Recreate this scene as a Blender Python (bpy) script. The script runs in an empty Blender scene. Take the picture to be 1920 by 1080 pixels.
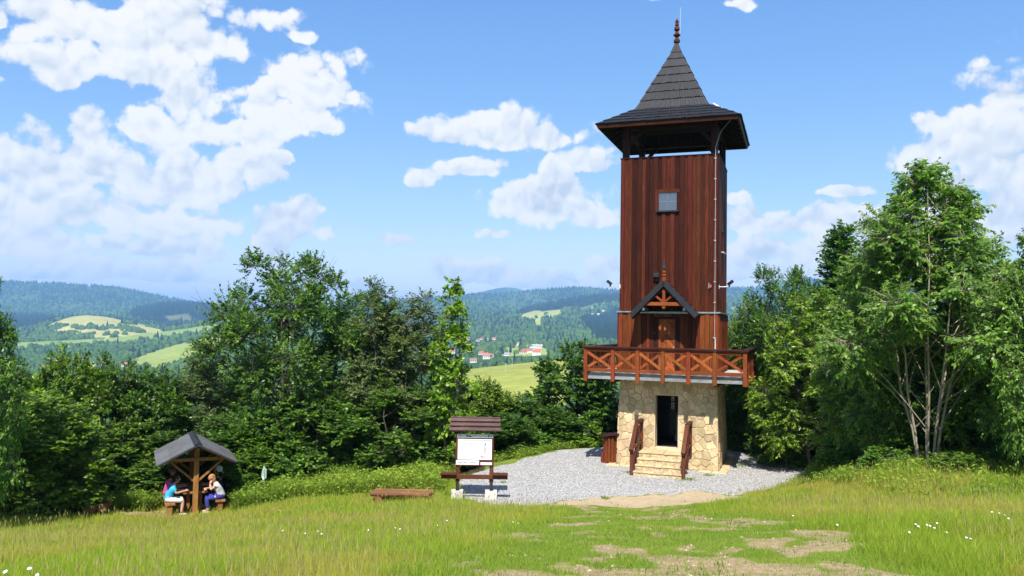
import bpy, math, random
import numpy as np
from mathutils import Matrix, Vector

# ------------------------------------------------------------------ camera, sky, sun, exposure
scene = bpy.context.scene
COL = scene.collection
F, PITCH, ROLL = 1507.0, 0.045, 0.017           # focal length in 1920-wide pixels
CAM = np.array([0.0, 0.0, 5.62])                # the eye, 5.6 m above the gravel pad
fw = np.array([0, math.cos(PITCH), math.sin(PITCH)])
r0 = np.array([1.0, 0, 0]); u0 = np.array([0, -math.sin(PITCH), math.cos(PITCH)])
CR = r0 * math.cos(ROLL) + u0 * math.sin(ROLL)
CU = u0 * math.cos(ROLL) - r0 * math.sin(ROLL)
cam = bpy.data.cameras.new('camera'); camo = bpy.data.objects.new('camera', cam); COL.objects.link(camo)
cam.sensor_width = 36; cam.lens = 36 * F / 1920; cam.clip_start = 0.1; cam.clip_end = 60000
camo.matrix_world = Matrix(((CR[0], CU[0], -fw[0], CAM[0]), (CR[1], CU[1], -fw[1], CAM[1]), (CR[2], CU[2], -fw[2], CAM[2]), (0, 0, 0, 1)))
scene.camera = camo

SUN_AZ, SUN_EL = math.radians(8.0), math.radians(53.0)   # light travels 8 deg right of straight ahead
scene.view_settings.view_transform = 'Standard'; scene.view_settings.look = 'None'
scene.view_settings.exposure = 0.84; scene.view_settings.gamma = 1.0; scene.view_settings.use_curve_mapping = False
sun = bpy.data.lights.new('sun', 'SUN'); sun.energy = 5.0; sun.angle = math.radians(0.53); sun.color = (1.0, 0.955, 0.88)
suno = bpy.data.objects.new('sun', sun); COL.objects.link(suno)
ldir = Vector((math.sin(SUN_AZ) * math.cos(SUN_EL), math.cos(SUN_AZ) * math.cos(SUN_EL), -math.sin(SUN_EL)))
suno.rotation_euler = ldir.to_track_quat('-Z', 'Y').to_euler(); suno.location = (-3, -20, 40)
SKY_STRENGTH = 0.108

def ray(px, py):
    return fw + (px - 960) / F * CR - (py - 540) / F * CU
def at(px, py, Y):
    d = ray(px, py); return CAM + d * (Y / d[1])
def on_z(px, py, z=0.0):
    d = ray(px, py); return CAM + d * ((z - CAM[2]) / d[2])

# ---- node helpers
class NT:
    def __init__(s, nt): s.nt = nt; s.n = nt.nodes; s.l = nt.links
    def node(s, t, ins=None, **props):
        n = s.n.new(t)
        for k, v in props.items(): setattr(n, k, v)
        for k, v in (ins or {}).items():
            if hasattr(v, 'is_linked') and hasattr(v, 'node'): s.l.new(v, n.inputs[k])
            else: n.inputs[k].default_value = v
        return n
    def math(s, op, a, b=0.0, c=None, clamp=False):
        n = s.n.new('ShaderNodeMath'); n.operation = op; n.use_clamp = clamp
        for i, v in enumerate((a, b) if c is None else (a, b, c)):
            if hasattr(v, 'node'): s.l.new(v, n.inputs[i])
            else: n.inputs[i].default_value = v
        return n.outputs[0]
    def vmath(s, op, a, b=(0, 0, 0), c=None):
        n = s.n.new('ShaderNodeVectorMath'); n.operation = op
        for i, v in enumerate((a, b) if c is None else (a, b, c)):
            if hasattr(v, 'node'): s.l.new(v, n.inputs[i])
            else: n.inputs[i].default_value = v
        return n.outputs[1] if op in ('DOT_PRODUCT', 'LENGTH', 'DISTANCE') else n.outputs[0]
    def mix(s, f, a, b, blend='MIX'):
        n = s.n.new('ShaderNodeMix'); n.data_type = 'RGBA'; n.blend_type = blend
        for i, v in ((0, f), (6, a), (7, b)):
            if hasattr(v, 'node'): s.l.new(v, n.inputs[i])
            else: n.inputs[i].default_value = v if i == 0 or len(v) == 4 else (*v, 1)
        return n.outputs[2]
    def ramp(s, f, stops, interp='LINEAR'):
        n = s.n.new('ShaderNodeValToRGB'); n.color_ramp.interpolation = interp
        e = n.color_ramp.elements
        while len(e) < len(stops): e.new(0.5)
        for el, (p, c) in zip(e, stops): el.position = p; el.color = (*c, 1) if len(c) == 3 else c
        s.l.new(f, n.inputs[0]); return n.outputs[0]
    def smooth(s, v, a, b):
        n = s.n.new('ShaderNodeMapRange'); n.interpolation_type = 'SMOOTHSTEP'
        s.l.new(v, n.inputs[0]); n.inputs[1].default_value = a; n.inputs[2].default_value = b
        return n.outputs[0]

# ---- world: Nishita sky with cumulus clouds that sit at fixed directions
def build_world():
    w = bpy.data.worlds.new('World'); scene.world = w; w.use_nodes = True
    t = NT(w.node_tree); t.n.clear()
    sky = t.node('ShaderNodeTexSky', sky_type='NISHITA', sun_disc=False, sun_elevation=SUN_EL, sun_rotation=math.pi + SUN_AZ,
                 altitude=600, air_density=1.0, dust_density=0.6, ozone_density=2.2)
    skyc = t.node('ShaderNodeHueSaturation', {'Saturation': 1.10, 'Value': 1.0, 'Color': sky.outputs[0]}).outputs[0]
    skyc = t.mix(1.0, skyc, (0.86, 1.0, 1.17), 'MULTIPLY')
    sp = t.node('ShaderNodeSeparateColor', {0: skyc}).outputs          # gentle roll-off of the bright horizon, as film and sensors do
    skyc = t.node('ShaderNodeCombineColor', {0: t.math('MULTIPLY', t.math('POWER', sp[0], 1.05), 1.05), 1: t.math('MULTIPLY', t.math('POWER', sp[1], 0.8), 1.2), 2: t.math('MULTIPLY', t.math('POWER', sp[2], 0.5), 2.11)}).outputs[0]
    d = t.node('ShaderNodeTexCoord').outputs['Generated']
    d = t.vmath('NORMALIZE', d)
    warp = t.node('ShaderNodeTexNoise', {'Vector': d, 'Scale': 9.0, 'Detail': 5.0, 'Roughness': 0.58}).outputs['Color']
    warp = t.vmath('SUBTRACT', warp, (0.5, 0.5, 0.5))
    dw = t.vmath('MULTIPLY_ADD', warp, (0.045, 0.045, 0.035), d)
    df_ = t.vmath('MULTIPLY_ADD', warp, (0.075, 0.075, 0.06), d)
    def field(dv):
        puff = None
        for sc, wt in ((11.0, 0.44), (27.0, 0.36), (64.0, 0.20)):
            vd = t.node('ShaderNodeTexVoronoi', {'Vector': dv, 'Scale': sc}, feature='F1').outputs['Distance']
            hgt = t.math('SUBTRACT', 1.0, t.math('MULTIPLY', t.math('MULTIPLY', vd, vd), 1.7))
            puff = t.math('MULTIPLY', hgt, wt) if puff is None else t.math('MULTIPLY_ADD', hgt, wt, puff)
        return puff
    puff = field(df_); puff2 = field(t.vmath('ADD', df_, (-0.004, 0.0, 0.011)))
    fb = t.node('ShaderNodeTexNoise', {'Vector': d, 'Scale': 14.0, 'Detail': 7.0, 'Roughness': 0.62}).outputs[0]
    sx = t.node('ShaderNodeSeparateXYZ', {0: dw})
    az = t.math('ARCTAN2', sx.outputs[0], sx.outputs[1]); el = t.math('ARCSINE', sx.outputs[2])
    v = t.node('ShaderNodeCombineXYZ', {0: az, 1: el}).outputs[0]
    B = [(150, 40, 110, 62), (300, 60, 130, 85), (420, 95, 90, 45), (250, 130, 160, 50), (420, 190, 170, 62), (545, 160, 95, 72), (560, 225, 60, 40),
         (120, 135, 48, 30), (500, 45, 70, 33), (560, 70, 40, 14), (175, 250, 42, 50), (290, 245, 62, 34), (60, 300, 70, 24), (150, 320, 120, 55), (330, 352, 112, 44),
         (60, 380, 110, 60), (210, 400, 130, 50), (470, 322, 46, 38), (525, 303, 24, 13), (405, 425, 66, 28), (535, 432, 72, 36), (495, 465, 46, 52),
         (90, 460, 110, 26), (300, 470, 190, 24), (180, 495, 90, 16), (330, 505, 60, 10),
         (930, 247, 108, 36), (1035, 262, 72, 28), (880, 318, 62, 22), (800, 338, 32, 22), (1035, 385, 112, 44), (1085, 308, 62, 27), (1120, 410, 60, 24), (923, 440, 38, 13),
         (750, 450, 34, 12), (890, 515, 110, 26), (1135, 500, 48, 24), (1010, 520, 80, 16), (690, 540, 50, 14),
         (1420, 418, 90, 30), (1530, 425, 100, 30), (1470, 480, 170, 36), (1382, 372, 24, 12), (1580, 362, 42, 10), (1620, 440, 60, 40), (1840, 235, 96, 62), (1890, 190, 84, 50), (1905, 320, 130, 62),
         (1750, 300, 66, 34), (1790, 345, 70, 26), (1870, 430, 120, 60), (1735, 235, 26, 22), (1390, 8, 34, 15), (1225, -2, 18, 8), (0, 45, 22, 12),
         (1990, 250, 150, 90), (-120, 420, 130, 70), (-150, 120, 90, 40), (300, -80, 200, 60), (600, 538, 110, 14), (1000, 526, 150, 18), (250, 520, 220, 13), (1450, 512, 160, 16), (450, 250, 90, 34), (640, 190, 14, 10)]
    m = None
    for (px, py, rx, ry) in B:
        q = ray(px, py); q = q / np.linalg.norm(q)
        ca, ce = math.atan2(q[0], q[1]), math.asin(q[2])
        iy = F / ry * 0.86; ix = F / rx * 0.86 / (1 + ((px - 960) / F) ** 2) ** -0.5
        df = t.vmath('MULTIPLY_ADD', v, (ix, iy, 0), (-ca * ix, -ce * iy, 0))
        df = t.vmath('MULTIPLY_ADD', t.vmath('ABSOLUTE', df), (0, -0.32, 0), t.vmath('MULTIPLY', df, (1, 1.22, 0)))   # flatter bases, rounder tops
        q2 = t.vmath('LENGTH', df)
        m = q2 if m is None else t.math('SMOOTH_MIN', m, q2, 0.20)
    S = t.math('SUBTRACT', 1.10, m)
    # away from the picture the sky goes on with clouds of the same kind
    lo = t.node('ShaderNodeTexNoise', {'Vector': t.vmath('MULTIPLY', dw, (1.0, 1.0, 1.9)), 'Scale': 3.1, 'Detail': 2.0}).outputs[0]
    gen = t.math('MULTIPLY', t.math('SUBTRACT', lo, 0.54), 5.0)
    aout = t.smooth(t.math('ABSOLUTE', az), 0.62, 0.75); eout = t.smooth(el, 0.42, 0.55)
    outm = t.math('MAXIMUM', aout, eout)
    gen = t.math('ADD', gen, t.math('MULTIPLY', t.math('SUBTRACT', outm, 1.0), 6.0))
    S = t.math('MAXIMUM', S, gen)
    S = t.math('MAXIMUM', t.math('MINIMUM', S, 0.9), -1.4)
    D = t.math('ADD', S, t.math('ADD', t.math('MULTIPLY', t.math('SUBTRACT', puff, 0.62), 1.15), t.math('MULTIPLY', t.math('SUBTRACT', fb, 0.5), 1.5)))
    fin_n = t.node('ShaderNodeTexNoise', {'Vector': d, 'Scale': 55.0, 'Detail': 5.0, 'Roughness': 0.65}).outputs[0]
    D = t.math('ADD', D, t.math('MULTIPLY', t.math('SUBTRACT', fin_n, 0.5), 0.55))
    alpha = t.smooth(D, -0.04, 0.30)
    # brightness: billows lit from above, bases and hollows greyer
    rel = t.math('SUBTRACT', puff, puff2)
    big = t.node('ShaderNodeTexNoise', {'Vector': t.vmath('ADD', dw, (0, 0, 0.02)), 'Scale': 8.0, 'Detail': 5.0}).outputs[0]
    sh = t.math('ADD', t.math('MULTIPLY', rel, 1.5), 0.62)
    sh = t.math('ADD', sh, t.math('MULTIPLY', t.math('SUBTRACT', big, 0.5), 0.8))
    sh = t.math('SUBTRACT', sh, t.math('MULTIPLY', t.smooth(D, 0.35, 1.1), 0.10))
    ccol = t.ramp(sh, [(0.02, (0.37, 0.41, 0.47)), (0.36, (0.46, 0.49, 0.53)), (0.60, (0.535, 0.548, 0.56)), (0.85, (0.595, 0.59, 0.58))])
    ccol = t.mix(1.0, ccol, (1 / SKY_STRENGTH, 1 / SKY_STRENGTH, 1 / SKY_STRENGTH), 'MULTIPLY')
    fin = t.mix(t.math('MULTIPLY', alpha, 0.96), skyc, ccol)
    bg = t.node('ShaderNodeBackground', {'Color': fin, 'Strength': SKY_STRENGTH})
    o = t.node('ShaderNodeOutputWorld'); t.l.new(bg.outputs[0], o.inputs[0])
build_world()
cy = scene.cycles
scene.world.cycles.sampling_method = 'MANUAL'; scene.world.cycles.sample_map_resolution = 256
cy.max_bounces = 6; cy.diffuse_bounces = 3; cy.glossy_bounces = 2; cy.transmission_bounces = 4; cy.volume_bounces = 0
cy.caustics_reflective = False; cy.caustics_refractive = False; cy.use_denoising = True; cy.sample_clamp_indirect = 6.0

# ------------------------------------------------------------------ mesh helpers
def tag(o, label=None, cat=None, group=None, kind=None):
    if label: o['label'] = label
    if cat: o['category'] = cat
    if group: o['group'] = group
    if kind: o['kind'] = kind
    return o
def empty(name, loc=(0, 0, 0), rz=0.0, label=None, cat=None, group=None):
    o = bpy.data.objects.new(name, None); COL.objects.link(o); o.location = loc; o.rotation_euler = (0, 0, rz); o.empty_display_size = 0.2
    return tag(o, label, cat, group)
def link_mesh(name, me, mat, parent=None, loc=(0, 0, 0), rot=(0, 0, 0)):
    if mat is not None and not me.materials: me.materials.append(mat)
    o = bpy.data.objects.new(name, me); COL.objects.link(o); o.location = loc; o.rotation_euler = rot
    if parent is not None: o.parent = parent
    return o
def fast_mesh(name, V, Fc, attrs=None, flat=True):
    """V (n,3), Fc (m,k) uniform polygons; attrs {name: (domain, type, array)}"""
    me = bpy.data.meshes.new(name); V = np.ascontiguousarray(V, dtype=np.float32); Fc = np.ascontiguousarray(Fc, dtype=np.int32)
    m, k = Fc.shape
    me.vertices.add(len(V)); me.vertices.foreach_set('co', V.ravel())
    me.loops.add(m * k); me.loops.foreach_set('vertex_index', Fc.ravel())
    me.polygons.add(m); me.polygons.foreach_set('loop_start', np.arange(0, m * k, k, dtype=np.int32))
    for nm, (dom, typ, arr) in (attrs or {}).items():
        a = me.attributes.new(nm, typ, dom)
        a.data.foreach_set('color' if 'COLOR' in typ else ('vector' if 'VECTOR' in typ else 'value'), np.ascontiguousarray(arr, dtype=np.float32).ravel())
    me.update(calc_edges=True)
    if flat: me.shade_flat()
    else: me.shade_smooth()
    return me

class MB:
    def __init__(s): s.v = []; s.f = []
    def add(s, vs, fs):
        b = len(s.v); s.v += [tuple(float(c) for c in p) for p in vs]; s.f += [tuple(i + b for i in f) for f in fs]; return s
    def box(s, x0, x1, y0, y1, z0, z1):
        return s.add([(x0, y0, z0), (x1, y0, z0), (x1, y1, z0), (x0, y1, z0), (x0, y0, z1), (x1, y0, z1), (x1, y1, z1), (x0, y1, z1)],
                     [(0, 3, 2, 1), (4, 5, 6, 7), (0, 1, 5, 4), (1, 2, 6, 5), (2, 3, 7, 6), (3, 0, 4, 7)])
    def cbox(s, x0, x1, y0, y1, z0, z1, c=0.008):
        """box with chamfered long edges (axis = longest side)"""
        d = [x1 - x0, y1 - y0, z1 - z0]; ax = d.index(max(d)); o = [i for i in range(3) if i != ax]
        lo = (x0, y0, z0); hi = (x1, y1, z1); c = min(c, d[o[0]] / 3, d[o[1]] / 3)
        a0, a1, b0, b1 = lo[o[0]], hi[o[0]], lo[o[1]], hi[o[1]]
        prof = [(a0 + c, b0), (a1 - c, b0), (a1, b0 + c), (a1, b1 - c), (a1 - c, b1), (a0 + c, b1), (a0, b1 - c), (a0, b0 + c)]
        vs = []
        for e in (lo[ax], hi[ax]):
            for (p, q) in prof:
                v = [0, 0, 0]; v[ax] = e; v[o[0]] = p; v[o[1]] = q; vs.append(v)
        fs = [tuple(range(8))[::-1], tuple(range(8, 16))] + [(i, (i + 1) % 8, 8 + (i + 1) % 8, 8 + i) for i in range(8)]
        if ax == 1: fs = [f[::-1] for f in fs]
        return s.add(vs, fs)
    def beam(s, p, q, w, h, up=(0, 0, 1)):
        p, q = Vector(p), Vector(q); d = (q - p).normalized(); sd = d.cross(Vector(up)).normalized(); u = sd.cross(d)
        vs = []
        for e in (p, q):
            for a, b in ((-1, -1), (1, -1), (1, 1), (-1, 1)): vs.append(e + sd * (a * w / 2) + u * (b * h / 2))
        return s.add(vs, [(0, 1, 2, 3), (7, 6, 5, 4), (0, 4, 5, 1), (1, 5, 6, 2), (2, 6, 7, 3), (3, 7, 4, 0)])
    def tube(s, pts, rad, n=6, cap=True):
        pts = [Vector(p) for p in pts]; rad = [rad] * len(pts) if not hasattr(rad, '__len__') else rad
        b = len(s.v); vs = []
        for i, p in enumerate(pts):
            d = (pts[min(i + 1, len(pts) - 1)] - pts[max(i - 1, 0)]).normalized()
            a = d.orthogonal().normalized() if i == 0 else (a - d * a.dot(d)).normalized()
            c = d.cross(a)
            for k in range(n):
                th = 2 * math.pi * k / n; vs.append(p + (a * math.cos(th) + c * math.sin(th)) * rad[i])
        fs = [(i * n + k, i * n + (k + 1) % n, (i + 1) * n + (k + 1) % n, (i + 1) * n + k) for i in range(len(pts) - 1) for k in range(n)]
        if cap: fs += [tuple(range(n))[::-1], tuple(range((len(pts) - 1) * n, len(pts) * n))]
        return s.add(vs, fs)
    def lathe(s, prof, n=10, c=(0, 0, 0)):
        vs = [(c[0] + r * math.cos(2 * math.pi * k / n), c[1] + r * math.sin(2 * math.pi * k / n), c[2] + z) for r, z in prof for k in range(n)]
        fs = [(i * n + k, i * n + (k + 1) % n, (i + 1) * n + (k + 1) % n, (i + 1) * n + k) for i in range(len(prof) - 1) for k in range(n)]
        fs += [tuple(range(n))[::-1], tuple(range((len(prof) - 1) * n, len(prof) * n))]
        return s.add(vs, fs)
    def mesh(s, name):
        me = bpy.data.meshes.new(name); me.from_pydata(s.v, [], s.f); me.update(); return me
    def build(s, name, mat, parent=None, loc=(0, 0, 0), rot=(0, 0, 0), smooth=False):
        me = s.mesh(name)
        if smooth: me.shade_smooth()
        return link_mesh(name, me, mat, parent, loc, rot)
def box(name, mat, parent, x0, x1, y0, y1, z0, z1, c=0.0):
    m = MB(); (m.cbox(x0, x1, y0, y1, z0, z1, c) if c else m.box(x0, x1, y0, y1, z0, z1)); return m.build(name, mat, parent)

# value noise
def vnoise(x, y, seed=0):
    xi = np.floor(x).astype(np.int64); yi = np.floor(y).astype(np.int64); xf = x - xi; yf = y - yi
    def h(a, b):
        n = (a * 374761393 + b * 668265263 + seed * 982451653) & 0xffffffff
        n = ((n ^ (n >> 13)) * 1274126177) & 0xffffffff
        return ((n ^ (n >> 16)) & 0xffff) / 65535.0
    u = xf * xf * (3 - 2 * xf); v = yf * yf * (3 - 2 * yf)
    return (h(xi, yi) * (1 - u) + h(xi + 1, yi) * u) * (1 - v) + (h(xi, yi + 1) * (1 - u) + h(xi + 1, yi + 1) * u) * v
def fbm(x, y, oct=4, seed=0):
    s = 0; a = 0.5; tot = 0
    for o in range(oct): s = s + a * vnoise(x, y, seed + o); tot += a; a *= 0.5; x = x * 2.03 + 17; y = y * 2.03 + 9
    return s / tot
def inpoly(x, y, poly):
    x = np.asarray(x); r = np.zeros(x.shape, bool); n = len(poly)
    for i in range(n):
        x1, y1 = poly[i]; x2, y2 = poly[(i + 1) % n]
        if y1 == y2: continue
        c = ((y1 > y) != (y2 > y)) & (x < (x2 - x1) * (y - y1) / (y2 - y1) + x1); r ^= c
    return r
def sstep(v, a, b):
    t = np.clip((v - a) / (b - a), 0, 1); return t * t * (3 - 2 * t)

# ------------------------------------------------------------------ materials
def new_mat(name):
    m = bpy.data.materials.new(name); m.use_nodes = True; t = NT(m.node_tree); t.n.clear()
    o = t.node('ShaderNodeOutputMaterial'); return m, t, o
def noisy(name, stops, scale=4.0, stretch=(1, 1, 1), rough=0.7, bump=0.3, bdist=0.01, detail=6, vary=0.25, hue=0.01, spec=0.35, metallic=0.0, fine=None):
    """procedural surface: stretched noise colour, fine relief, and a tone of its own for every object"""
    m, t, o = new_mat(name)
    co = t.node('ShaderNodeTexCoord').outputs['Object']; oi = t.node('ShaderNodeObjectInfo').outputs['Random']
    off = t.node('ShaderNodeCombineXYZ', {0: t.math('MULTIPLY', oi, 37.0), 1: t.math('MULTIPLY', oi, 91.0), 2: t.math('MULTIPLY', oi, 53.0)}).outputs[0]
    p = t.vmath('MULTIPLY', t.vmath('ADD', co, off), stretch)
    n = t.node('ShaderNodeTexNoise', {'Vector': p, 'Scale': scale, 'Detail': detail, 'Roughness': 0.62, 'Distortion': 0.4}).outputs[0]
    c = t.ramp(n, stops)
    if fine:
        n0 = t.node('ShaderNodeTexNoise', {'Vector': t.vmath('MULTIPLY', co, (1.6, 1.6, 0.7)), 'Scale': 1.0, 'Detail': 5.0, 'Roughness': 0.7}).outputs[0]
        c = t.mix(0.8, c, t.ramp(n0, [(0.3, (0.66, 0.64, 0.64)), (0.55, (1.0, 1.0, 1.0)), (0.75, (1.32, 1.28, 1.24))]), 'MULTIPLY')
        n2 = t.node('ShaderNodeTexNoise', {'Vector': p, 'Scale': scale * fine, 'Detail': 3.0}).outputs[0]
        c = t.mix(0.6, c, t.ramp(n2, [(0.3, (0.55, 0.55, 0.55)), (0.7, (1.25, 1.25, 1.25))]), 'MULTIPLY')
    c = t.node('ShaderNodeHueSaturation', {'Hue': t.math('ADD', 0.5, t.math('MULTIPLY', t.math('SUBTRACT', t.math('FRACT', t.math('MULTIPLY', oi, 7.3)), 0.5), hue)),
               'Value': t.math('ADD', 1.0 - vary, t.math('MULTIPLY', oi, 2 * vary)), 'Color': c}).outputs[0]
    b = t.node('ShaderNodeBump', {'Strength': bump, 'Distance': bdist, 'Height': n}).outputs[0]
    p_ = t.node('ShaderNodeBsdfPrincipled', {'Base Color': c, 'Roughness': rough, 'Normal': b, 'Specular IOR Level': spec, 'Metallic': metallic})
    t.l.new(p_.outputs[0], o.inputs[0]); return m
VZ, VX, VY = (9, 9, 0.55), (0.55, 9, 9), (9, 0.55, 9)
def wood(name, a, b, axis, **k): return noisy(name, [(0.25, a), (0.5, tuple((x + y) / 2 for x, y in zip(a, b))), (0.78, b)], 3.0, axis, **{'rough': 0.55, 'bump': 0.4, 'vary': 0.42, 'hue': 0.018, 'fine': 4.0, 'spec': 0.10, **k})
M = {}
M['clad'] = wood('stained_cladding', (0.019, 0.0048, 0.003), (0.100, 0.022, 0.0085), VZ, vary=.55)
M['clad_low'] = wood('fresh_cladding', (0.065, 0.015, 0.006), (0.19, 0.047, 0.013), VZ, vary=.5)
M['rail_v'] = wood('railing_wood_upright', (0.12, 0.028, 0.010), (0.25, 0.062, 0.018), VZ, vary=0.2)
M['rail_x'] = wood('railing_wood_x', (0.13, 0.030, 0.011), (0.27, 0.070, 0.020), VX, vary=0.2)
M['rail_y'] = wood('railing_wood_y', (0.13, 0.030, 0.011), (0.27, 0.070, 0.020), VY, vary=0.2)
M['brace'] = wood('brace_wood', (0.17, 0.042, 0.013), (0.36, 0.105, 0.028), VZ, vary=0.28)
M['cap'] = wood('dark_cap_rail', (0.028, 0.010, 0.008), (0.065, 0.022, 0.016), VX, rough=0.45, vary=0.15)
M['dark_wood'] = wood('dark_timber', (0.022, 0.008, 0.006), (0.055, 0.018, 0.011), VZ, vary=0.2)
M['fascia'] = wood('fascia_wood', (0.055, 0.018, 0.012), (0.12, 0.042, 0.028), VX, vary=0.2)
M['soffit'] = wood('soffit_boards', (0.02, 0.009, 0.007), (0.045, 0.018, 0.012), VX, vary=0.2)
M['shingle'] = noisy('black_shingles', [(0.25, (0.006, 0.0065, 0.009)), (0.75, (0.026, 0.028, 0.036))], 6.0, (6, 6, 0.7), rough=0.6, bump=0.5, vary=0.3, hue=0.0, spec=0.3, fine=3.0)
M['lead'] = noisy('sheet_metal_cap', [(0.3, (0.014, 0.015, 0.018)), (0.7, (0.035, 0.037, 0.043))], 5.0, rough=0.6, vary=0.1, hue=0, spec=0.15)
M['zinc'] = noisy('zinc_flashing', [(0.3, (0.16, 0.17, 0.18)), (0.7, (0.30, 0.31, 0.33))], 5.0, rough=0.4, vary=0.1, hue=0, metallic=0.3)
M['steel'] = noisy('galvanised_steel', [(0.3, (0.45, 0.45, 0.46)), (0.7, (0.62, 0.62, 0.63))], 8.0, rough=0.4, vary=0.08, hue=0, metallic=0.2)
M['white_sheet'] = noisy('white_sheet', [(0.3, (0.7, 0.7, 0.7)), (0.7, (0.82, 0.82, 0.82))], 4.0, rough=0.45, vary=0.03, hue=0)
M['slab'] = noisy('grey_slab_edge', [(0.25, (0.16, 0.165, 0.17)), (0.75, (0.30, 0.305, 0.31))], 4.0, (0.5, 4, 3), rough=0.8, vary=0.1, hue=0, fine=5.0)
M['floor'] = noisy('pale_balcony_floor', [(0.3, (0.34, 0.33, 0.31)), (0.7, (0.5, 0.49, 0.47))], 3.0, rough=0.8, vary=0.05, hue=0)
M['stone'] = noisy('sandstone', [(0.22, (0.38, 0.26, 0.135)), (0.45, (0.53, 0.40, 0.225)), (0.62, (0.60, 0.48, 0.30)), (0.8, (0.45, 0.31, 0.155))], 5.0, rough=0.88, bump=0.7, bdist=0.02, vary=0.26, hue=0.03, spec=0.2, fine=6.0)
M['stone_pale'] = noisy('pale_sandstone', [(0.22, (0.42, 0.32, 0.17)), (0.5, (0.56, 0.44, 0.26)), (0.8, (0.48, 0.36, 0.20))], 6.0, rough=0.88, bump=0.6, bdist=0.02, vary=0.14, hue=0.012, spec=0.2, fine=6.0)
M['mortar'] = noisy('mortar', [(0.3, (0.46, 0.38, 0.25)), (0.7, (0.60, 0.52, 0.38))], 14.0, rough=0.95, bump=0.6, vary=0.05, hue=0, spec=0.1)
M['plaster'] = noisy('interior_plaster', [(0.3, (0.42, 0.42, 0.43)), (0.7, (0.5, 0.5, 0.5))], 3.0, rough=0.9, vary=0.03, hue=0)
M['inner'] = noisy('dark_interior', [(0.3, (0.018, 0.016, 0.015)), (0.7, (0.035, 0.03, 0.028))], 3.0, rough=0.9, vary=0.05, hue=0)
M['black'] = noisy('black_plastic', [(0.3, (0.012, 0.012, 0.013)), (0.7, (0.03, 0.03, 0.032))], 9.0, rough=0.5, vary=0.1, hue=0)
M['paper'] = noisy('white_print', [(0.3, (0.72, 0.73, 0.76)), (0.7, (0.80, 0.81, 0.82))], 3.0, rough=0.5, vary=0.02, hue=0)
M['ink'] = noisy('grey_ink', [(0.3, (0.10, 0.10, 0.11)), (0.7, (0.20, 0.20, 0.21))], 9.0, rough=0.6, vary=0.05, hue=0)
M['ink_blue'] = noisy('blue_ink', [(0.3, (0.012, 0.03, 0.16)), (0.7, (0.02, 0.05, 0.24))], 9.0, rough=0.6, vary=0.05, hue=0)
M['ink_cyan'] = noisy('cyan_ink', [(0.3, (0.05, 0.25, 0.5)), (0.7, (0.08, 0.33, 0.6))], 9.0, rough=0.6, vary=0.05, hue=0)
M['ink_red'] = noisy('red_ink', [(0.3, (0.35, 0.05, 0.04)), (0.7, (0.45, 0.12, 0.09))], 9.0, rough=0.6, vary=0.05, hue=0)
M['ink_dark'] = noisy('black_ink', [(0.3, (0.03, 0.03, 0.04)), (0.7, (0.06, 0.06, 0.07))], 9.0, rough=0.6, vary=0.05, hue=0)
M['board_roof'] = wood('weathered_plank', (0.085, 0.050, 0.048), (0.17, 0.105, 0.098), VX, vary=0.15, rough=0.7)
M['board_wood'] = wood('sign_wood_upright', (0.07, 0.022, 0.013), (0.15, 0.052, 0.030), VZ, vary=0.15)
M['board_wood_x'] = wood('sign_wood_x', (0.07, 0.022, 0.013), (0.14, 0.046, 0.028), VX, vary=0.15)
M['concrete'] = noisy('pale_concrete', [(0.3, (0.46, 0.42, 0.37)), (0.7, (0.62, 0.58, 0.52))], 8.0, rough=0.9, bump=0.5, vary=0.06, hue=0.005, fine=4.0)
M['pine'] = wood('honey_pine_upright', (0.19, 0.078, 0.026), (0.36, 0.165, 0.055), VZ, vary=0.15)
M['pine_y'] = wood('honey_pine_y', (0.22, 0.10, 0.045), (0.38, 0.19, 0.085), VY, vary=0.15)
M['log'] = wood('brown_log', (0.12, 0.055, 0.030), (0.29, 0.135, 0.068), VX, vary=0.3, rough=0.75)
M['log_y'] = wood('brown_log_y', (0.13, 0.055, 0.030), (0.28, 0.125, 0.065), VY, vary=0.18, rough=0.75)
M['bin'] = wood('bin_stave', (0.11, 0.026, 0.010), (0.22, 0.058, 0.018), VZ, vary=0.2)
M['felt'] = noisy('grey_roof_felt', [(0.25, (0.065, 0.068, 0.074)), (0.75, (0.15, 0.154, 0.165))], 7.0, (1, 8, 8), rough=0.8, bump=0.5, vary=0.14, hue=0, fine=5.0)
M['bark'] = noisy('tree_bark', [(0.25, (0.035, 0.027, 0.02)), (0.75, (0.12, 0.10, 0.075))], 5.0, (4, 4, 1), rough=0.9, bump=0.8, bdist=0.02, vary=0.2)
M['bark_pale'] = noisy('pale_bark', [(0.25, (0.14, 0.115, 0.08)), (0.75, (0.34, 0.29, 0.21))], 5.0, (3, 3, 1), rough=0.9, bump=0.8, bdist=0.02, vary=0.15)
M['skin'] = noisy('skin', [(0.3, (0.46, 0.24, 0.16)), (0.7, (0.56, 0.32, 0.22))], 12.0, rough=0.55, bump=0.1, vary=0.04, hue=0.004)
def cloth(name, c, v=0.8): return noisy(name, [(0.3, tuple(x * v for x in c)), (0.7, c)], 6.0, rough=0.9, bump=0.5, bdist=0.02, vary=0.03, hue=0, spec=0.15)
M['tee_blue'] = cloth('blue_tee', (0.05, 0.42, 0.80)); M['shorts'] = cloth('white_shorts', (0.66, 0.65, 0.60)); M['top_white'] = cloth('white_top', (0.72, 0.68, 0.70))
M['trousers'] = cloth('blue_trousers', (0.045, 0.05, 0.24)); M['pink'] = cloth('magenta_tee', (0.52, 0.09, 0.32)); M['dark_cloth'] = cloth('charcoal_cloth', (0.035, 0.035, 0.04))
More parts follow.
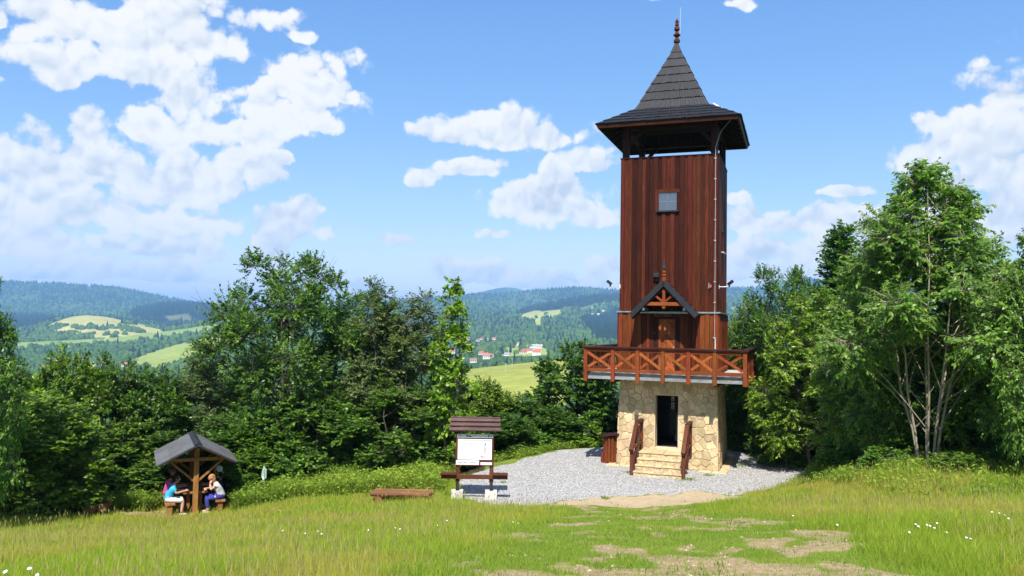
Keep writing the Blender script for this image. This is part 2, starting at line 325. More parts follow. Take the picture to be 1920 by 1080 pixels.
M['hat'] = cloth('pale_hat', (0.62, 0.66, 0.72), 0.9); M['hair_dark'] = cloth('dark_hair', (0.03, 0.02, 0.014), 0.5); M['hair_blond'] = cloth('blond_hair', (0.42, 0.22, 0.08), 0.5)
M['hair_grey'] = cloth('grey_brown_hair', (0.12, 0.08, 0.05), 0.5); M['shoe'] = cloth('beige_shoe', (0.45, 0.36, 0.26))
M['flag'] = cloth('pale_green_cloth', (0.36, 0.52, 0.42))
def glass_mat():
    m, t, o = new_mat('window_glass')
    a = t.node('ShaderNodeBsdfDiffuse', {'Color': (0.04, 0.045, 0.05, 1)}); b = t.node('ShaderNodeBsdfGlossy', {'Color': (0.8, 0.85, 0.9, 1), 'Roughness': 0.03})
    mx = t.node('ShaderNodeMixShader', {0: 0.22, 1: a.outputs[0], 2: b.outputs[0]}); t.l.new(mx.outputs[0], o.inputs[0]); return m
M['glass'] = glass_mat()
def leaf_mat(name, dark, mid, light, trans=0.40, rough=0.36):
    m, t, o = new_mat(name)
    r = t.node('ShaderNodeAttribute', attribute_name='rnd').outputs['Fac']
    oc = t.node('ShaderNodeObjectInfo')
    c = t.ramp(r, [(0.0, dark), (0.55, mid), (1.0, light)])
    c = t.mix(1.0, c, oc.outputs['Color'], 'MULTIPLY')
    c = t.node('ShaderNodeHueSaturation', {'Hue': t.math('ADD', 0.488, t.math('MULTIPLY', oc.outputs['Random'], 0.024)), 'Color': c}).outputs[0]
    p = t.node('ShaderNodeBsdfPrincipled', {'Base Color': c, 'Roughness': rough, 'Specular IOR Level': 0.34})
    tc = t.mix(1.0, c, (1.25, 1.5, 0.55), 'MULTIPLY')
    tr = t.node('ShaderNodeBsdfTranslucent', {'Color': tc})
    mx = t.node('ShaderNodeMixShader', {0: trans, 1: p.outputs[0], 2: tr.outputs[0]}); t.l.new(mx.outputs[0], o.inputs[0]); return m
M['leaf'] = leaf_mat('broad_leaf', (0.028, 0.066, 0.009), (0.085, 0.175, 0.018), (0.195, 0.315, 0.038))
M['leaf_pale'] = leaf_mat('pale_leaf', (0.045, 0.085, 0.022), (0.110, 0.170, 0.042), (0.20, 0.27, 0.07))
M['leaf_fresh'] = leaf_mat('fresh_leaf', (0.045, 0.105, 0.012), (0.125, 0.245, 0.028), (0.25, 0.38, 0.06))
def attr_mat(name, trans=0.3, rough=0.6):
    m, t, o = new_mat(name)
    c = t.node('ShaderNodeAttribute', attribute_name='col').outputs['Color']
    p = t.node('ShaderNodeBsdfPrincipled', {'Base Color': c, 'Roughness': rough, 'Specular IOR Level': 0.06})
    if trans:
        tr = t.node('ShaderNodeBsdfTranslucent', {'Color': c}); mx = t.node('ShaderNodeMixShader', {0: trans, 1: p.outputs[0], 2: tr.outputs[0]}); t.l.new(mx.outputs[0], o.inputs[0])
    else: t.l.new(p.outputs[0], o.inputs[0])
    return m
M['blade'] = attr_mat('grass_blades', 0.42); M['far_tree'] = attr_mat('far_foliage', 0.0, 0.9)

# ------------------------------------------------------------------ near ground (one hilltop sheet)
ctrl = [(0, 0, 4.02), (0, -10, 5.0), (-12, -8, 4.2), (12, -8, 5.0), (-10, 3, 3.2), (10, 3, 4.0), (0.05, 7.5, 3.31), (-6.2, 10, 2.43), (5.07, 8, 3.24), (-13.3, 27, -0.84), (-10.7, 27.8, -1.12), (-11.6, 29.8, -1.15),
        (-15, 24, -0.5), (-7, 27, -0.35), (-3.3, 26, -0.06), (-4.74, 16, 1.33), (10.8, 22, 1.87), (12.7, 20, 1.87), (10.4, 28.6, 0.5), (6.95, 12.5, 2.69), (7.2, 20, 1.25), (2.1, 13, 2.32),
        (-12, 15, 1.2), (1.5, 19, 1.15), (-8, 21, 0.12), (-9.3, 24.3, -0.62), (-12.5, 24.3, -0.62), (-5.5, 23.5, 0.05), (14, 10, 3.2), (-0.5, 25.3, 0), (4, 26.2, -0.05), (8, 26.8, 0.0), (-1.6, 28.5, 0), (3, 30, -0.03), (5.8, 30, -0.05), (9, 31, 0), (11.8, 33, 0), (10.5, 36.5, 0), (7, 34, 0), (4.2, 37.4, 0), (1, 34, 0),
        (0, 40, -1.2), (8, 42, -1.2), (-8, 34, -1.6), (-16, 34, -2.6), (-20, 24, -0.8), (-28, 30, -3.0), (-28, 10, 1.5), (16, 28, 1.4), (20, 20, 2.2), (16, 38, -0.3), (28, 30, 1.0), (28, 10, 3.0), (0, 52, -5), (-20, 50, -7), (20, 52, -4), (-32, 44, -7), (34, 44, -2)]
cp = np.array(ctrl, float)
def tps(r2): return 0.5 * r2 * np.log(r2 + 1e-9)
def _solve():
    n = len(cp); d2 = ((cp[:, None, :2] - cp[None, :, :2]) ** 2).sum(-1)
    K = tps(d2) + np.eye(n) * 1.0; Pm = np.c_[np.ones(n), cp[:, :2]]
    A = np.block([[K, Pm], [Pm.T, np.zeros((3, 3))]]); return np.linalg.solve(A, np.r_[cp[:, 2], 0, 0, 0])
CW = _solve()
PAD = [(4.21, 37.8), (2.5, 36.4), (0.8, 34.3), (-0.5, 32), (-1.3, 30.2), (-1.95, 28.6), (-1.9, 26.9), (-1.3, 26.0), (-0.4, 25.3), (0.9, 25.4), (1.84, 26.3), (4.1, 27.5), (6, 27.8), (7.7, 27.5), (10.2, 29.2), (12.4, 33.1), (12.5, 35), (11.6, 36.4), (10.4, 37.2), (7.3, 38.5)]
def poly_dist(x, y, poly):
    """signed distance, positive inside"""
    d = np.full(np.shape(x), 1e9); n = len(poly)
    for i in range(n):
        x1, y1 = poly[i]; x2, y2 = poly[(i + 1) % n]; dx, dy = x2 - x1, y2 - y1
        t = np.clip(((x - x1) * dx + (y - y1) * dy) / (dx * dx + dy * dy), 0, 1)
        d = np.minimum(d, np.hypot(x - x1 - t * dx, y - y1 - t * dy))
    return np.where(inpoly(x, y, poly), d, -d)
def gz(x, y):
    x = np.atleast_1d(np.asarray(x, float)); y = np.atleast_1d(np.asarray(y, float)); sh = x.shape; x = x.ravel(); y = y.ravel()
    r = CW[-3] + CW[-2] * x + CW[-1] * y
    for i in range(len(cp)): r = r + CW[i] * tps((x - cp[i, 0]) ** 2 + (y - cp[i, 1]) ** 2)
    rough = (fbm(x * 0.5, y * 0.5, 3, 5) - 0.5) * 0.22 + (fbm(x * 2.1, y * 2.1, 2, 8) - 0.5) * 0.06
    k = sstep(poly_dist(x, y, PAD), -1.5, 0.6)
    r = (r + rough) * (1 - k) + k * (-0.02 + (fbm(x * 1.5, y * 1.5, 2, 3) - 0.5) * 0.05)
    return r.reshape(sh)
def gz1(x, y): return float(gz([x], [y])[0])
DIRT = [[on_z(*p, 0.05)[:2] for p in ((1010, 946), (1075, 930), (1180, 921), (1290, 919), (1400, 925), (1390, 942), (1250, 948), (1120, 950))]]
def masks(x, y):
    wx = x + (fbm(x * 0.9, y * 0.9, 3, 21) - 0.5) * 1.3; wy = y + (fbm(x * 0.9, y * 0.9, 3, 22) - 0.5) * 1.3
    grav = sstep(poly_dist(wx, wy, PAD), -0.25, 0.2)
    sand = sstep(poly_dist(wx, wy, DIRT[0]), -0.35, 0.35)
    # trampled way from the pad up to the viewer, worn to soil in patches
    cx = 2.55 + 0.09 * (y - 14) + 0.25 * np.sin(y * 0.5); hw = 2.3 + 0.05 * (20 - y)
    tr = sstep(hw + (fbm(x * 0.7, y * 0.7, 3, 31) - 0.5) * 1.6 - np.abs(wx - cx), -0.5, 0.7) * sstep(27.5 - y, 0, 1.5)
    pat = 0.55 * fbm(x * 0.9 + 3, y * 0.7, 4, 41) + 0.45 * fbm(x * 3.1, y * 2.2, 4, 43)
    worn = tr * sstep(pat, 0.45, 0.62)
    worn = np.maximum(worn, sstep(1.5 - np.hypot((wx - 2.6) / 2.0, (wy - 7.4) / 0.9), 0.2, 0.9) * sstep(pat, 0.40, 0.50))
    worn = np.maximum(worn, sstep(1.0 - np.hypot((x - 9.1) / 1.5, (y - 17.3) / 0.7), 0.0, 0.5) * sstep(pat, 0.3, 0.5))      # bare patch on the right
    worn = np.maximum(worn, sstep(1.0 - np.hypot((x + 11.7) / 2.6, (y - 27.6) / 1.1), 0.0, 0.5) * 0.75)                        # trodden ground at the shelter
    lit = sstep(y - (29.3 + 0.02 * (x + 14) ** 2 * 0 + np.where(x < -1, 0, 99)), 0, 1.2)  # zone under the trees: litter ground with tree shade put into its colour
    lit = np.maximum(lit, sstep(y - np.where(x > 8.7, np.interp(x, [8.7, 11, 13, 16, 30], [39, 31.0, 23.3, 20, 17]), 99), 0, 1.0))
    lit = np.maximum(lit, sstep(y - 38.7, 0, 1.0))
    return grav, sand, tr, worn, lit
def build_ground():
    xs = np.r_[np.arange(-36, -14, 0.6), np.arange(-14, 14, 0.18), np.arange(14, 40.1, 0.6)]
    ys = np.r_[np.arange(-14, 6, 0.6), np.arange(6, 30, 0.16), np.arange(30, 40, 0.25), np.arange(40, 60.1, 0.8)]
    X, Y = np.meshgrid(xs, ys); Z = gz(X, Y); g, s, tr, w, lit = masks(X, Y)
    nx, ny = len(xs), len(ys); idx = np.arange(nx * ny).reshape(ny, nx)
    Fc = np.stack([idx[:-1, :-1], idx[:-1, 1:], idx[1:, 1:], idx[1:, :-1]], -1).reshape(-1, 4)
    V = np.stack([X, Y, Z], -1).reshape(-1, 3)
    me = fast_mesh('meadow', V, Fc, {'gravel': ('POINT', 'FLOAT', g), 'sand': ('POINT', 'FLOAT', s), 'worn': ('POINT', 'FLOAT', w), 'litter': ('POINT', 'FLOAT', lit), 'tramp': ('POINT', 'FLOAT', tr)}, flat=False)  # the litter mask also places the painted shade under the trees
    m, t, o = new_mat('meadow_ground')
    co = t.node('ShaderNodeTexCoord').outputs['Object']
    A = lambda n: t.node('ShaderNodeAttribute', attribute_name=n).outputs['Fac']
    N = lambda sc, de=5.0: t.node('ShaderNodeTexNoise', {'Vector': co, 'Scale': sc, 'Detail': de, 'Roughness': 0.65}).outputs[0]
    n1, n2, n3 = N(0.6), N(7.0), N(40.0, 3.0)
    grass = t.ramp(n1, [(0.3, (0.115, 0.175, 0.024)), (0.55, (0.175, 0.225, 0.034)), (0.75, (0.24, 0.225, 0.05))])
    grass = t.mix(0.7, grass, t.ramp(n3, [(0.3, (0.5, 0.5, 0.5)), (0.7, (1.3, 1.3, 1.3))]), 'MULTIPLY')
    soil = t.ramp(n2, [(0.25, (0.22, 0.155, 0.085)), (0.6, (0.37, 0.275, 0.16)), (0.8, (0.47, 0.38, 0.26))])
    soil = t.mix(0.5, soil, t.ramp(n3, [(0.35, (0.6, 0.6, 0.6)), (0.65, (1.2, 1.2, 1.2))]), 'MULTIPLY')
    vor = t.node('ShaderNodeTexVoronoi', {'Vector': co, 'Scale': 24.0, 'Randomness': 1.0})
    peb = t.ramp(t.node('ShaderNodeSeparateColor', {0: vor.outputs['Color']}).outputs[0], [(0.0, (0.24, 0.235, 0.23)), (0.5, (0.47, 0.46, 0.445)), (1.0, (0.68, 0.665, 0.64))])
    peb = t.mix(t.math('MULTIPLY', t.smooth(vor.outputs['Distance'], 0.25, 0.65), 0.55), peb, (0.10, 0.10, 0.10))
    peb = t.mix(0.5, peb, t.ramp(N(1.4), [(0.3, (0.8, 0.8, 0.8)), (0.7, (1.15, 1.13, 1.1))]), 'MULTIPLY')
    shade_litter = t.ramp(n2, [(0.3, (0.028, 0.024, 0.012)), (0.7, (0.075, 0.065, 0.028))])  # brown ground litter, coloured dark to stand in for shade under trees
    brk = t.math('MULTIPLY', t.math('SUBTRACT', N(3.2, 6.0), 0.5), 1.1)
    M_ = lambda n: t.smooth(t.math('ADD', A(n), brk), 0.35, 0.65)
    c = t.mix(M_('litter'), grass, shade_litter)
    c = t.mix(M_('worn'), c, soil); c = t.mix(M_('gravel'), c, peb)
    c = t.mix(t.smooth(t.math('ADD', A('sand'), t.math('MULTIPLY', brk, 1.6)), 0.35, 0.7), c, t.mix(0.35, soil, (0.52, 0.43, 0.30)))
    h = t.math('ADD', t.math('MULTIPLY', t.math('MULTIPLY', vor.outputs['Distance'], A('gravel')), -1.4), n3)
    b = t.node('ShaderNodeBump', {'Strength': 0.7, 'Distance': 0.03, 'Height': h}).outputs[0]
    p = t.node('ShaderNodeBsdfPrincipled', {'Base Color': c, 'Roughness': 0.95, 'Specular IOR Level': 0.1, 'Normal': b}); t.l.new(p.outputs[0], o.inputs[0])
    tag(link_mesh('meadow', me, m), kind='structure')
build_ground()

# ------------------------------------------------------------------ far landscape: lofted through surveyed ridge and valley lines
LINES = [  # (distance, [(px, py)...]) or (distance, z)
    (45, -5.5), (70, -11.0), (140, -27.0), (260, -38.0),
    (430, [(-600, 745), (960, 745), (2600, 760)]),
    (800, [(-600, 715), (300, 702), (600, 700), (860, 693), (1030, 674), (1200, 666), (1400, 672), (2600, 700)]),
    (1050, [(-600, 735), (300, 715), (860, 712), (1030, 700), (1200, 690), (2600, 715)]),
    (1450, [(-600, 700), (0, 690), (250, 680), (400, 668), (870, 673), (1030, 663), (1400, 655), (2600, 680)]),
    (2100, [(-600, 650), (0, 646), (250, 640), (330, 632), (400, 622), (600, 635), (870, 645), (1030, 639), (1400, 628), (2600, 645)]),
    (2900, [(-600, 625), (0, 627), (60, 620), (90, 609), (120, 598), (150, 589), (190, 590), (260, 604), (310, 617), (400, 604), (500, 606), (760, 608), (870, 612), (960, 608), (1040, 605), (1160, 608), (1300, 606), (1400, 600), (2600, 600)]),
    (3300, [(-600, 612), (0, 612), (150, 606), (310, 612), (400, 600), (760, 596), (870, 597), (960, 594), (1000, 590), (1050, 588), (1160, 596), (1400, 590), (2600, 585)]),
    (4300, [(-600, 590), (0, 598), (100, 596), (200, 592), (240, 582), (290, 571), (340, 566), (390, 569), (500, 588), (760, 588), (870, 575), (930, 585), (970, 584), (1010, 574), (1080, 558), (1160, 551), (1300, 556), (1430, 566), (1900, 560), (2600, 560)]),
    (4900, [(-600, 575), (0, 582), (200, 582), (300, 583), (400, 586), (760, 580), (870, 568), (1000, 580), (1080, 574), (1160, 568), (1430, 565), (2600, 560)]),
    (6500, [(-600, 520), (0, 526), (100, 529), (200, 535), (300, 554), (360, 566), (420, 580), (520, 588), (640, 578), (760, 564), (820, 559), (870, 554), (960, 548), (1030, 542), (1085, 538), (1160, 546), (1280, 548), (1370, 542), (1430, 540), (1480, 522), (1500, 517), (1560, 532), (1700, 537), (1870, 524), (1920, 520), (2600, 532)]),
    (7400, [(-600, 575), (0, 580), (400, 610), (960, 590), (1500, 575), (2600, 580)]),
    (9500, [(-600, 560), (0, 560), (600, 590), (800, 567), (870, 552), (905, 542), (938, 537), (960, 538), (1000, 546), (1100, 562), (1500, 565), (2600, 560)]),
    (11500, [(-600, 600), (960, 600), (2600, 600)])]
PXG = np.r_[np.linspace(-700, -160, 40), np.arange(-150, 2071, 4.0), np.linspace(2080, 2620, 40)]
YG = np.geomspace(45, 11500, 330)
def px_line(pts): return np.interp(PXG, [p[0] for p in pts], [p[1] for p in pts])
def far_grid():
    Zl = []
    for Yd, spec in LINES:
        if isinstance(spec, (int, float)): Zl.append(np.full(len(PXG), float(spec)))
        else:
            py = px_line(spec); k = np.ones(7) / 7; py = np.convolve(np.pad(py, 3, mode='edge'), k, 'valid')
            d = fw[None] + ((PXG - 960) / F)[:, None] * CR[None] - ((py - 540) / F)[:, None] * CU[None]
            Zl.append(CAM[2] + d[:, 2] / d[:, 1] * Yd)
    Zl = np.array(Zl); ly = np.log([l[0] for l in LINES])
    Z = np.array([np.interp(np.log(YG), ly, Zl[:, j]) for j in range(len(PXG))]).T     # (Y, px)
    k = np.array([1, 2, 3, 2, 1.]) / 9
    Z = np.apply_along_axis(lambda c: np.convolve(np.pad(c, 2, mode='edge'), k, 'valid'), 0, Z)
    T = (PXG - 960) / F; X = YG[:, None] * T[None]; Y = np.repeat(YG[:, None], len(PXG), 1)
    amp = np.clip(Y / 6500, 0.02, 1) * 60 * sstep(Y, 300, 2500)
    crest = 1 - np.exp(-((Y - 6500) / 700) ** 2) * 0.75
    Z = Z + (fbm(X / 420, Y / 520, 4, 77) - 0.5) * amp * crest + (fbm(X / 90, Y / 90, 3, 78) - 0.5) * amp * 0.22
    Z = Z - 1.2 * (Y < 70)
    return X, Y, Z
FX, FY, FZ = far_grid()
def project(X, Y, Z):
    d = np.stack([X, Y, Z], -1) - CAM; dep = d @ fw
    return 960 + F * (d @ CR) / dep, 540 - F * (d @ CU) / dep
FPX, FPY = project(FX, FY, FZ)
FIELDS = [  # outline in survey (px, py), distance range, colour
    ([(830, 760), (830, 694), (870, 690), (1032, 671), (1070, 668), (1060, 760)], (300, 860), (0.25, 0.27, 0.06)),
    ([(62, 623), (90, 610), (118, 598), (150, 586), (190, 587), (262, 603), (316, 617), (268, 632), (215, 634), (160, 634), (120, 626)], (2000, 3000), (0.36, 0.34, 0.12)),
    ([(30, 642), (110, 638), (200, 634), (300, 622), (420, 606), (420, 617), (300, 632), (240, 641), (120, 645), (30, 654)], (1200, 2900), (0.20, 0.27, 0.06)),
    ([(236, 680), (280, 662), (330, 646), (430, 624), (430, 650), (350, 672), (300, 690)], (1000, 2400), (0.245, 0.295, 0.068)),
    ([(968, 592), (1000, 583), (1058, 580), (1048, 591), (1018, 597), (1014, 614), (1003, 614), (1000, 598)], (2600, 4300), (0.32, 0.34, 0.10)),
    ([(915, 664), (940, 655), (960, 648), (985, 640), (1028, 640), (1022, 652), (1030, 665), (960, 668)], (1300, 2400), (0.24, 0.30, 0.08)),
    ([(1370, 575), (1412, 572), (1412, 577), (1372, 580)], (2900, 4600), (0.25, 0.25, 0.08)),
    ([(1374, 588), (1405, 585), (1405, 590), (1376, 593)], (2600, 4600), (0.19, 0.24, 0.07)),
    ([(1085, 577), (1150, 562), (1150, 566), (1090, 582)], (3000, 4600), (0.10, 0.15, 0.045)),
    ([(305, 592), (350, 588), (366, 600), (320, 602)], (2900, 4500), (0.12, 0.135, 0.055))]
def field_info(X, Y, PX, PY):
    f = np.zeros(X.shape, int); jx = (fbm(X / 60, Y / 60, 2, 91) - 0.5) * 6; jy = (fbm(X / 60, Y / 60, 2, 92) - 0.5) * 2
    for i, (poly, (a, b), c) in enumerate(FIELDS): f[inpoly(PX + jx, PY + jy, poly) & (Y > a) & (Y < b)] = i + 1
    return f
def conifer_zone(PX, PY, Y):
    z = inpoly(PX, PY, [(960, 592), (1000, 574), (1080, 553), (1170, 545), (1170, 566), (1060, 580), (1010, 588)]) & (Y > 3300) & (Y < 4700)
    z |= inpoly(PX, PY, [(235, 592), (270, 574), (340, 562), (400, 566), (400, 602), (300, 606)]) & (Y > 3200) & (Y < 4700)
    z |= inpoly(PX, PY, [(0, 590), (100, 592), (110, 612), (60, 622), (0, 630)]) & (Y > 3000)
    z |= inpoly(PX, PY, [(1090, 600), (1170, 575), (1170, 640), (1120, 640)])
    return z
def build_hills():
    fi = field_info(FX, FY, FPX, FPY); con = conifer_zone(FPX, FPY, FY)
    n = fbm(FX / 300, FY / 420, 4, 55)[..., None]; n2 = fbm(FX / 45, FY / 70, 3, 56)[..., None]
    forest = np.array([0.024, 0.058, 0.014]) * (1 - n) + np.array([0.060, 0.115, 0.028]) * n
    clear = np.array([0.085, 0.125, 0.035]); k = sstep(n, 0.56, 0.64) * (FY[..., None] > 3000) * 0.7
    C = forest * (1 - k) + clear * k
    C = np.where(con[..., None], np.array([0.010, 0.021, 0.013]), C) * (0.75 + 0.5 * n2)
    for i, (_, _, c) in enumerate(FIELDS):
        st = 0.88 + 0.24 * fbm(FX / 30, FY / 9, 3, 60 + i)[..., None]
        dry = fbm(FX / 130, FY / 200, 3, 80)[..., None]
        cc = np.array(c) * st * (0.85 + 0.3 * dry)
        C = np.where((fi == i + 1)[..., None], cc, C)
    ny, nx = FX.shape; idx = np.arange(nx * ny).reshape(ny, nx)
    Fc = np.stack([idx[:-1, :-1], idx[:-1, 1:], idx[1:, 1:], idx[1:, :-1]], -1).reshape(-1, 4)
    me = fast_mesh('hills', np.stack([FX, FY, FZ], -1).reshape(-1, 3), Fc, {'col': ('POINT', 'FLOAT_COLOR', np.concatenate([C, np.ones(C.shape[:2] + (1,))], -1))}, flat=False)
    m, t, o = new_mat('hill_cover')
    c = t.node('ShaderNodeAttribute', attribute_name='col').outputs['Color']; co = t.node('ShaderNodeTexCoord').outputs['Object']
    n = t.node('ShaderNodeTexNoise', {'Vector': co, 'Scale': 0.06, 'Detail': 5.0, 'Roughness': 0.7}).outputs[0]
    c = t.mix(0.55, c, t.ramp(n, [(0.3, (0.55, 0.6, 0.6)), (0.7, (1.4, 1.35, 1.3))]), 'MULTIPLY')
    b = t.node('ShaderNodeBump', {'Strength': 0.5, 'Distance': 6.0, 'Height': n}).outputs[0]
    p = t.node('ShaderNodeBsdfPrincipled', {'Base Color': c, 'Roughness': 1.0, 'Specular IOR Level': 0.0, 'Normal': b}); t.l.new(p.outputs[0], o.inputs[0])
    tag(link_mesh('hills', me, m), kind='structure')
    # the sheet that carries on to the horizon all round, below everything
    mb = MB(); n_ = 48; mb.add([(14500 * math.cos(2 * math.pi * k / n_), 14500 * math.sin(2 * math.pi * k / n_), -260) for k in range(n_)], [tuple(range(n_))])
    tag(mb.build('valley_floor', noisy('valley_green', [(0.3, (0.03, 0.055, 0.018)), (0.7, (0.08, 0.11, 0.03))], 0.004, rough=1.0, vary=0.0, hue=0)), kind='structure')
build_hills()
def far_z(X, Y):
    """bilinear lookup on the far grid"""
    px = 960 + F * X / Y; j = np.clip(np.searchsorted(PXG, px) - 1, 0, len(PXG) - 2); i = np.clip(np.searchsorted(YG, Y) - 1, 0, len(YG) - 2)
    u = np.clip((px - PXG[j]) / (PXG[j + 1] - PXG[j]), 0, 1); v = np.clip((Y - YG[i]) / (YG[i + 1] - YG[i]), 0, 1)
    return (FZ[i, j] * (1 - u) + FZ[i, j + 1] * u) * (1 - v) + (FZ[i + 1, j] * (1 - u) + FZ[i + 1, j + 1] * u) * v
def far_hit(px, py, ymin=300):
    Ys = np.geomspace(ymin, 9000, 4000); d = ray(px, py); X = d[0] / d[1] * Ys; z = CAM[2] + d[2] / d[1] * Ys
    k = np.nonzero(z <= far_z(X, Ys))[0]; k = k[0] if len(k) else -1
    return np.array([X[k], Ys[k], far_z(X[k:k + 1] if k >= 0 else X[-1:], Ys[k:k + 1] if k >= 0 else Ys[-1:])[0]])

HOUSES = [(877, 639, 1.25, 0), (896, 640, 0.9, 1), (903, 637, 0.8, 0), (913, 638, 0.8, 1), (927, 637, 0.9, 0), (974, 647, 1.0, 1), (981, 664, 1.1, 0), (985, 661, 0.9, 1), (991, 662, 1.1, 0), (998, 656, 0.9, 2), (1006, 666, 1.3, 0),
          (1010, 660, 0.9, 0), (1012, 653, 1.1, 2), (1003, 653, 1.2, 2), (914, 673, 1.2, 1), (911, 668, 0.9, 0), (903, 665, 0.9, 0), (951, 667, 0.8, 2), (888, 680, 1.0, 1), (919, 670, 0.9, 0), (1110, 591, 0.9, 3), (1122, 591, 1.1, 3), (1131, 584, 0.9, 3), (1110, 578, 0.8, 2),
          (1108, 640, 0.8, 3), (846, 665, 1.3, 0), (838, 671, 1.2, 2), (832, 660, 1.0, 1), (175, 690, 1.4, 2), (190, 688, 1.2, 1), (236, 688, 1.0, 0), (84, 696, 1.3, 1), (372, 578, 1.0, 3)]
def far_forest():
    rng = np.random.default_rng(4)
    hz = np.array([far_hit(h[0], h[1])[:2] for h in HOUSES])
    def pick(n, y0, y1, pw):
        u = rng.random(n); Y = (y0 ** pw + u * (y1 ** pw - y0 ** pw)) ** (1 / pw); px = rng.uniform(-120, 2050, n); X = (px - 960) / F * Y
        Z = far_z(X, Y); PX, PY = project(X, Y, Z); return X, Y, Z, PX, PY
    X, Y, Z, PX, PY = (np.concatenate(a) for a in zip(pick(44000, 430, 3300, 1.1), pick(40000, 2600, 6700, 1.4)))
    fi = field_info(X, Y, PX, PY); con = conifer_zone(PX, PY, Y)
    clr = fbm(X / 300, Y / 420, 4, 55); fr = field_info(X, Y + 60, PX, PY - 5); front = (fr > 2) & (rng.random(len(X)) < .85)
    keep = (fi == 0) & ~front & ~((clr > 0.60) & (Y > 3000) & (rng.random(len(X)) < 0.75) & ~con)
    keep |= (fi == 2) & (rng.random(len(X)) < 0.9) & (fbm(X / 70, Y / 45, 2, 66) > 0.66) & (PY > 606)      # bushes on the domed field
    keep |= (fi == 6) & (rng.random(len(X)) < 0.12); keep |= (fi == 4) & (rng.random(len(X)) < 0.012); keep |= (fi == 5) & (rng.random(len(X)) < 0.03)
    keep &= ~((fi == 1) & (Y < 830)); keep &= ~((Y < 1300) & (Y > 800) & (rng.random(len(X)) < 0.3)); keep &= ~((Y < 760) & (PX > 700) & (PX < 1160) & (Y > 480))
    for hx, hy in hz: keep &= ~((np.abs(X - hx) < 15) & (Y > hy - 130) & (Y < hy + 8))
    X, Y, Z, PX, PY, con, clr = (a[keep] for a in (X, Y, Z, PX, PY, con, clr)); n = len(X)
    isc = con | (rng.random(n) < np.where(Y > 5200, 0.55, np.where(Y > 2500, 0.22, 0.05)))
    # broadleaf clump: 2-ring blob; conifer: six-sided spire
    def emit(name, sel, prof, ns, wid, hei, col, label):
        X_, Y_, Z_ = X[sel], Y[sel], Z[sel]; k = len(X_); w = wid(Y_, k); h = hei(Y_, k); a0 = rng.random(k) * 6.28
        rings = []
        for r, zz in prof:
            th = a0[:, None] + np.arange(ns)[None] * 2 * np.pi / ns; rr = (w * r)[:, None] * rng.uniform(0.75, 1.25, (k, ns))
            rings.append(np.stack([X_[:, None] + rr * np.cos(th), Y_[:, None] + rr * np.sin(th), (Z_ - 1.0)[:, None] + (h * zz)[:, None] * rng.uniform(0.9, 1.1, (k, ns))], -1))
        top = np.stack([X_, Y_, Z_ - 1 + h], -1)[:, None]
        V = np.concatenate(rings + [top], 1); per = V.shape[1]; Fl = []
        for r in range(len(prof) - 1):
            for s in range(ns):
                a, b, c, d = r * ns + s, r * ns + (s + 1) % ns, (r + 1) * ns + (s + 1) % ns, (r + 1) * ns + s; Fl += [(a, b, c), (a, c, d)]
        for s in range(ns): Fl.append(((len(prof) - 1) * ns + s, (len(prof) - 1) * ns + (s + 1) % ns, per - 1))
        Fc = (np.array(Fl)[None] + (np.arange(k) * per)[:, None, None]).reshape(-1, 3)
        c = col(k, sel); C = np.repeat(np.concatenate([c, np.ones((k, 1))], 1)[:, None], per, 1)
        me = fast_mesh(name, V.reshape(-1, 3), Fc, {'col': ('POINT', 'FLOAT_COLOR', C)}, flat=False)
        tag(link_mesh(name, me, M['far_tree']), label, 'forest', kind='stuff')
    def bcol(k, sel):
        q = (0.35 * clr[sel] + 0.65 * rng.random(k))[:, None]; return np.array([0.018, 0.046, 0.010]) * (1 - q) + np.array([0.085, 0.150, 0.032]) * q
    def ccol(k, sel): q = rng.random((k, 1)); return np.array([0.006, 0.016, 0.010]) * (1 - q) + np.array([0.016, 0.034, 0.018]) * q
    emit('broadleaf_forest', ~isc, [(0.95, 0.12), (0.80, 0.70)], 5, lambda y, k: rng.uniform(0.7, 1.4, k) * np.interp(y, [430, 1200, 3000, 6500], [3.2, 4.8, 8.5, 12]),
         lambda y, k: rng.uniform(0.7, 1.35, k) * np.interp(y, [430, 1200, 3000, 6500], [5.0, 8.0, 13, 15]), bcol, 'broadleaf woods covering the valley slopes and hills beyond')
    emit('conifer_forest', isc, [(1.0, 0.0)], 6, lambda y, k: rng.uniform(0.7, 1.3, k) * np.interp(y, [430, 2000, 6500], [3.0, 5.0, 8.5]),
         lambda y, k: rng.uniform(0.7, 1.4, k) * np.interp(y, [430, 2000, 6500], [10, 18, 26]), ccol, 'dark spruce woods along the far ridges')
far_forest()

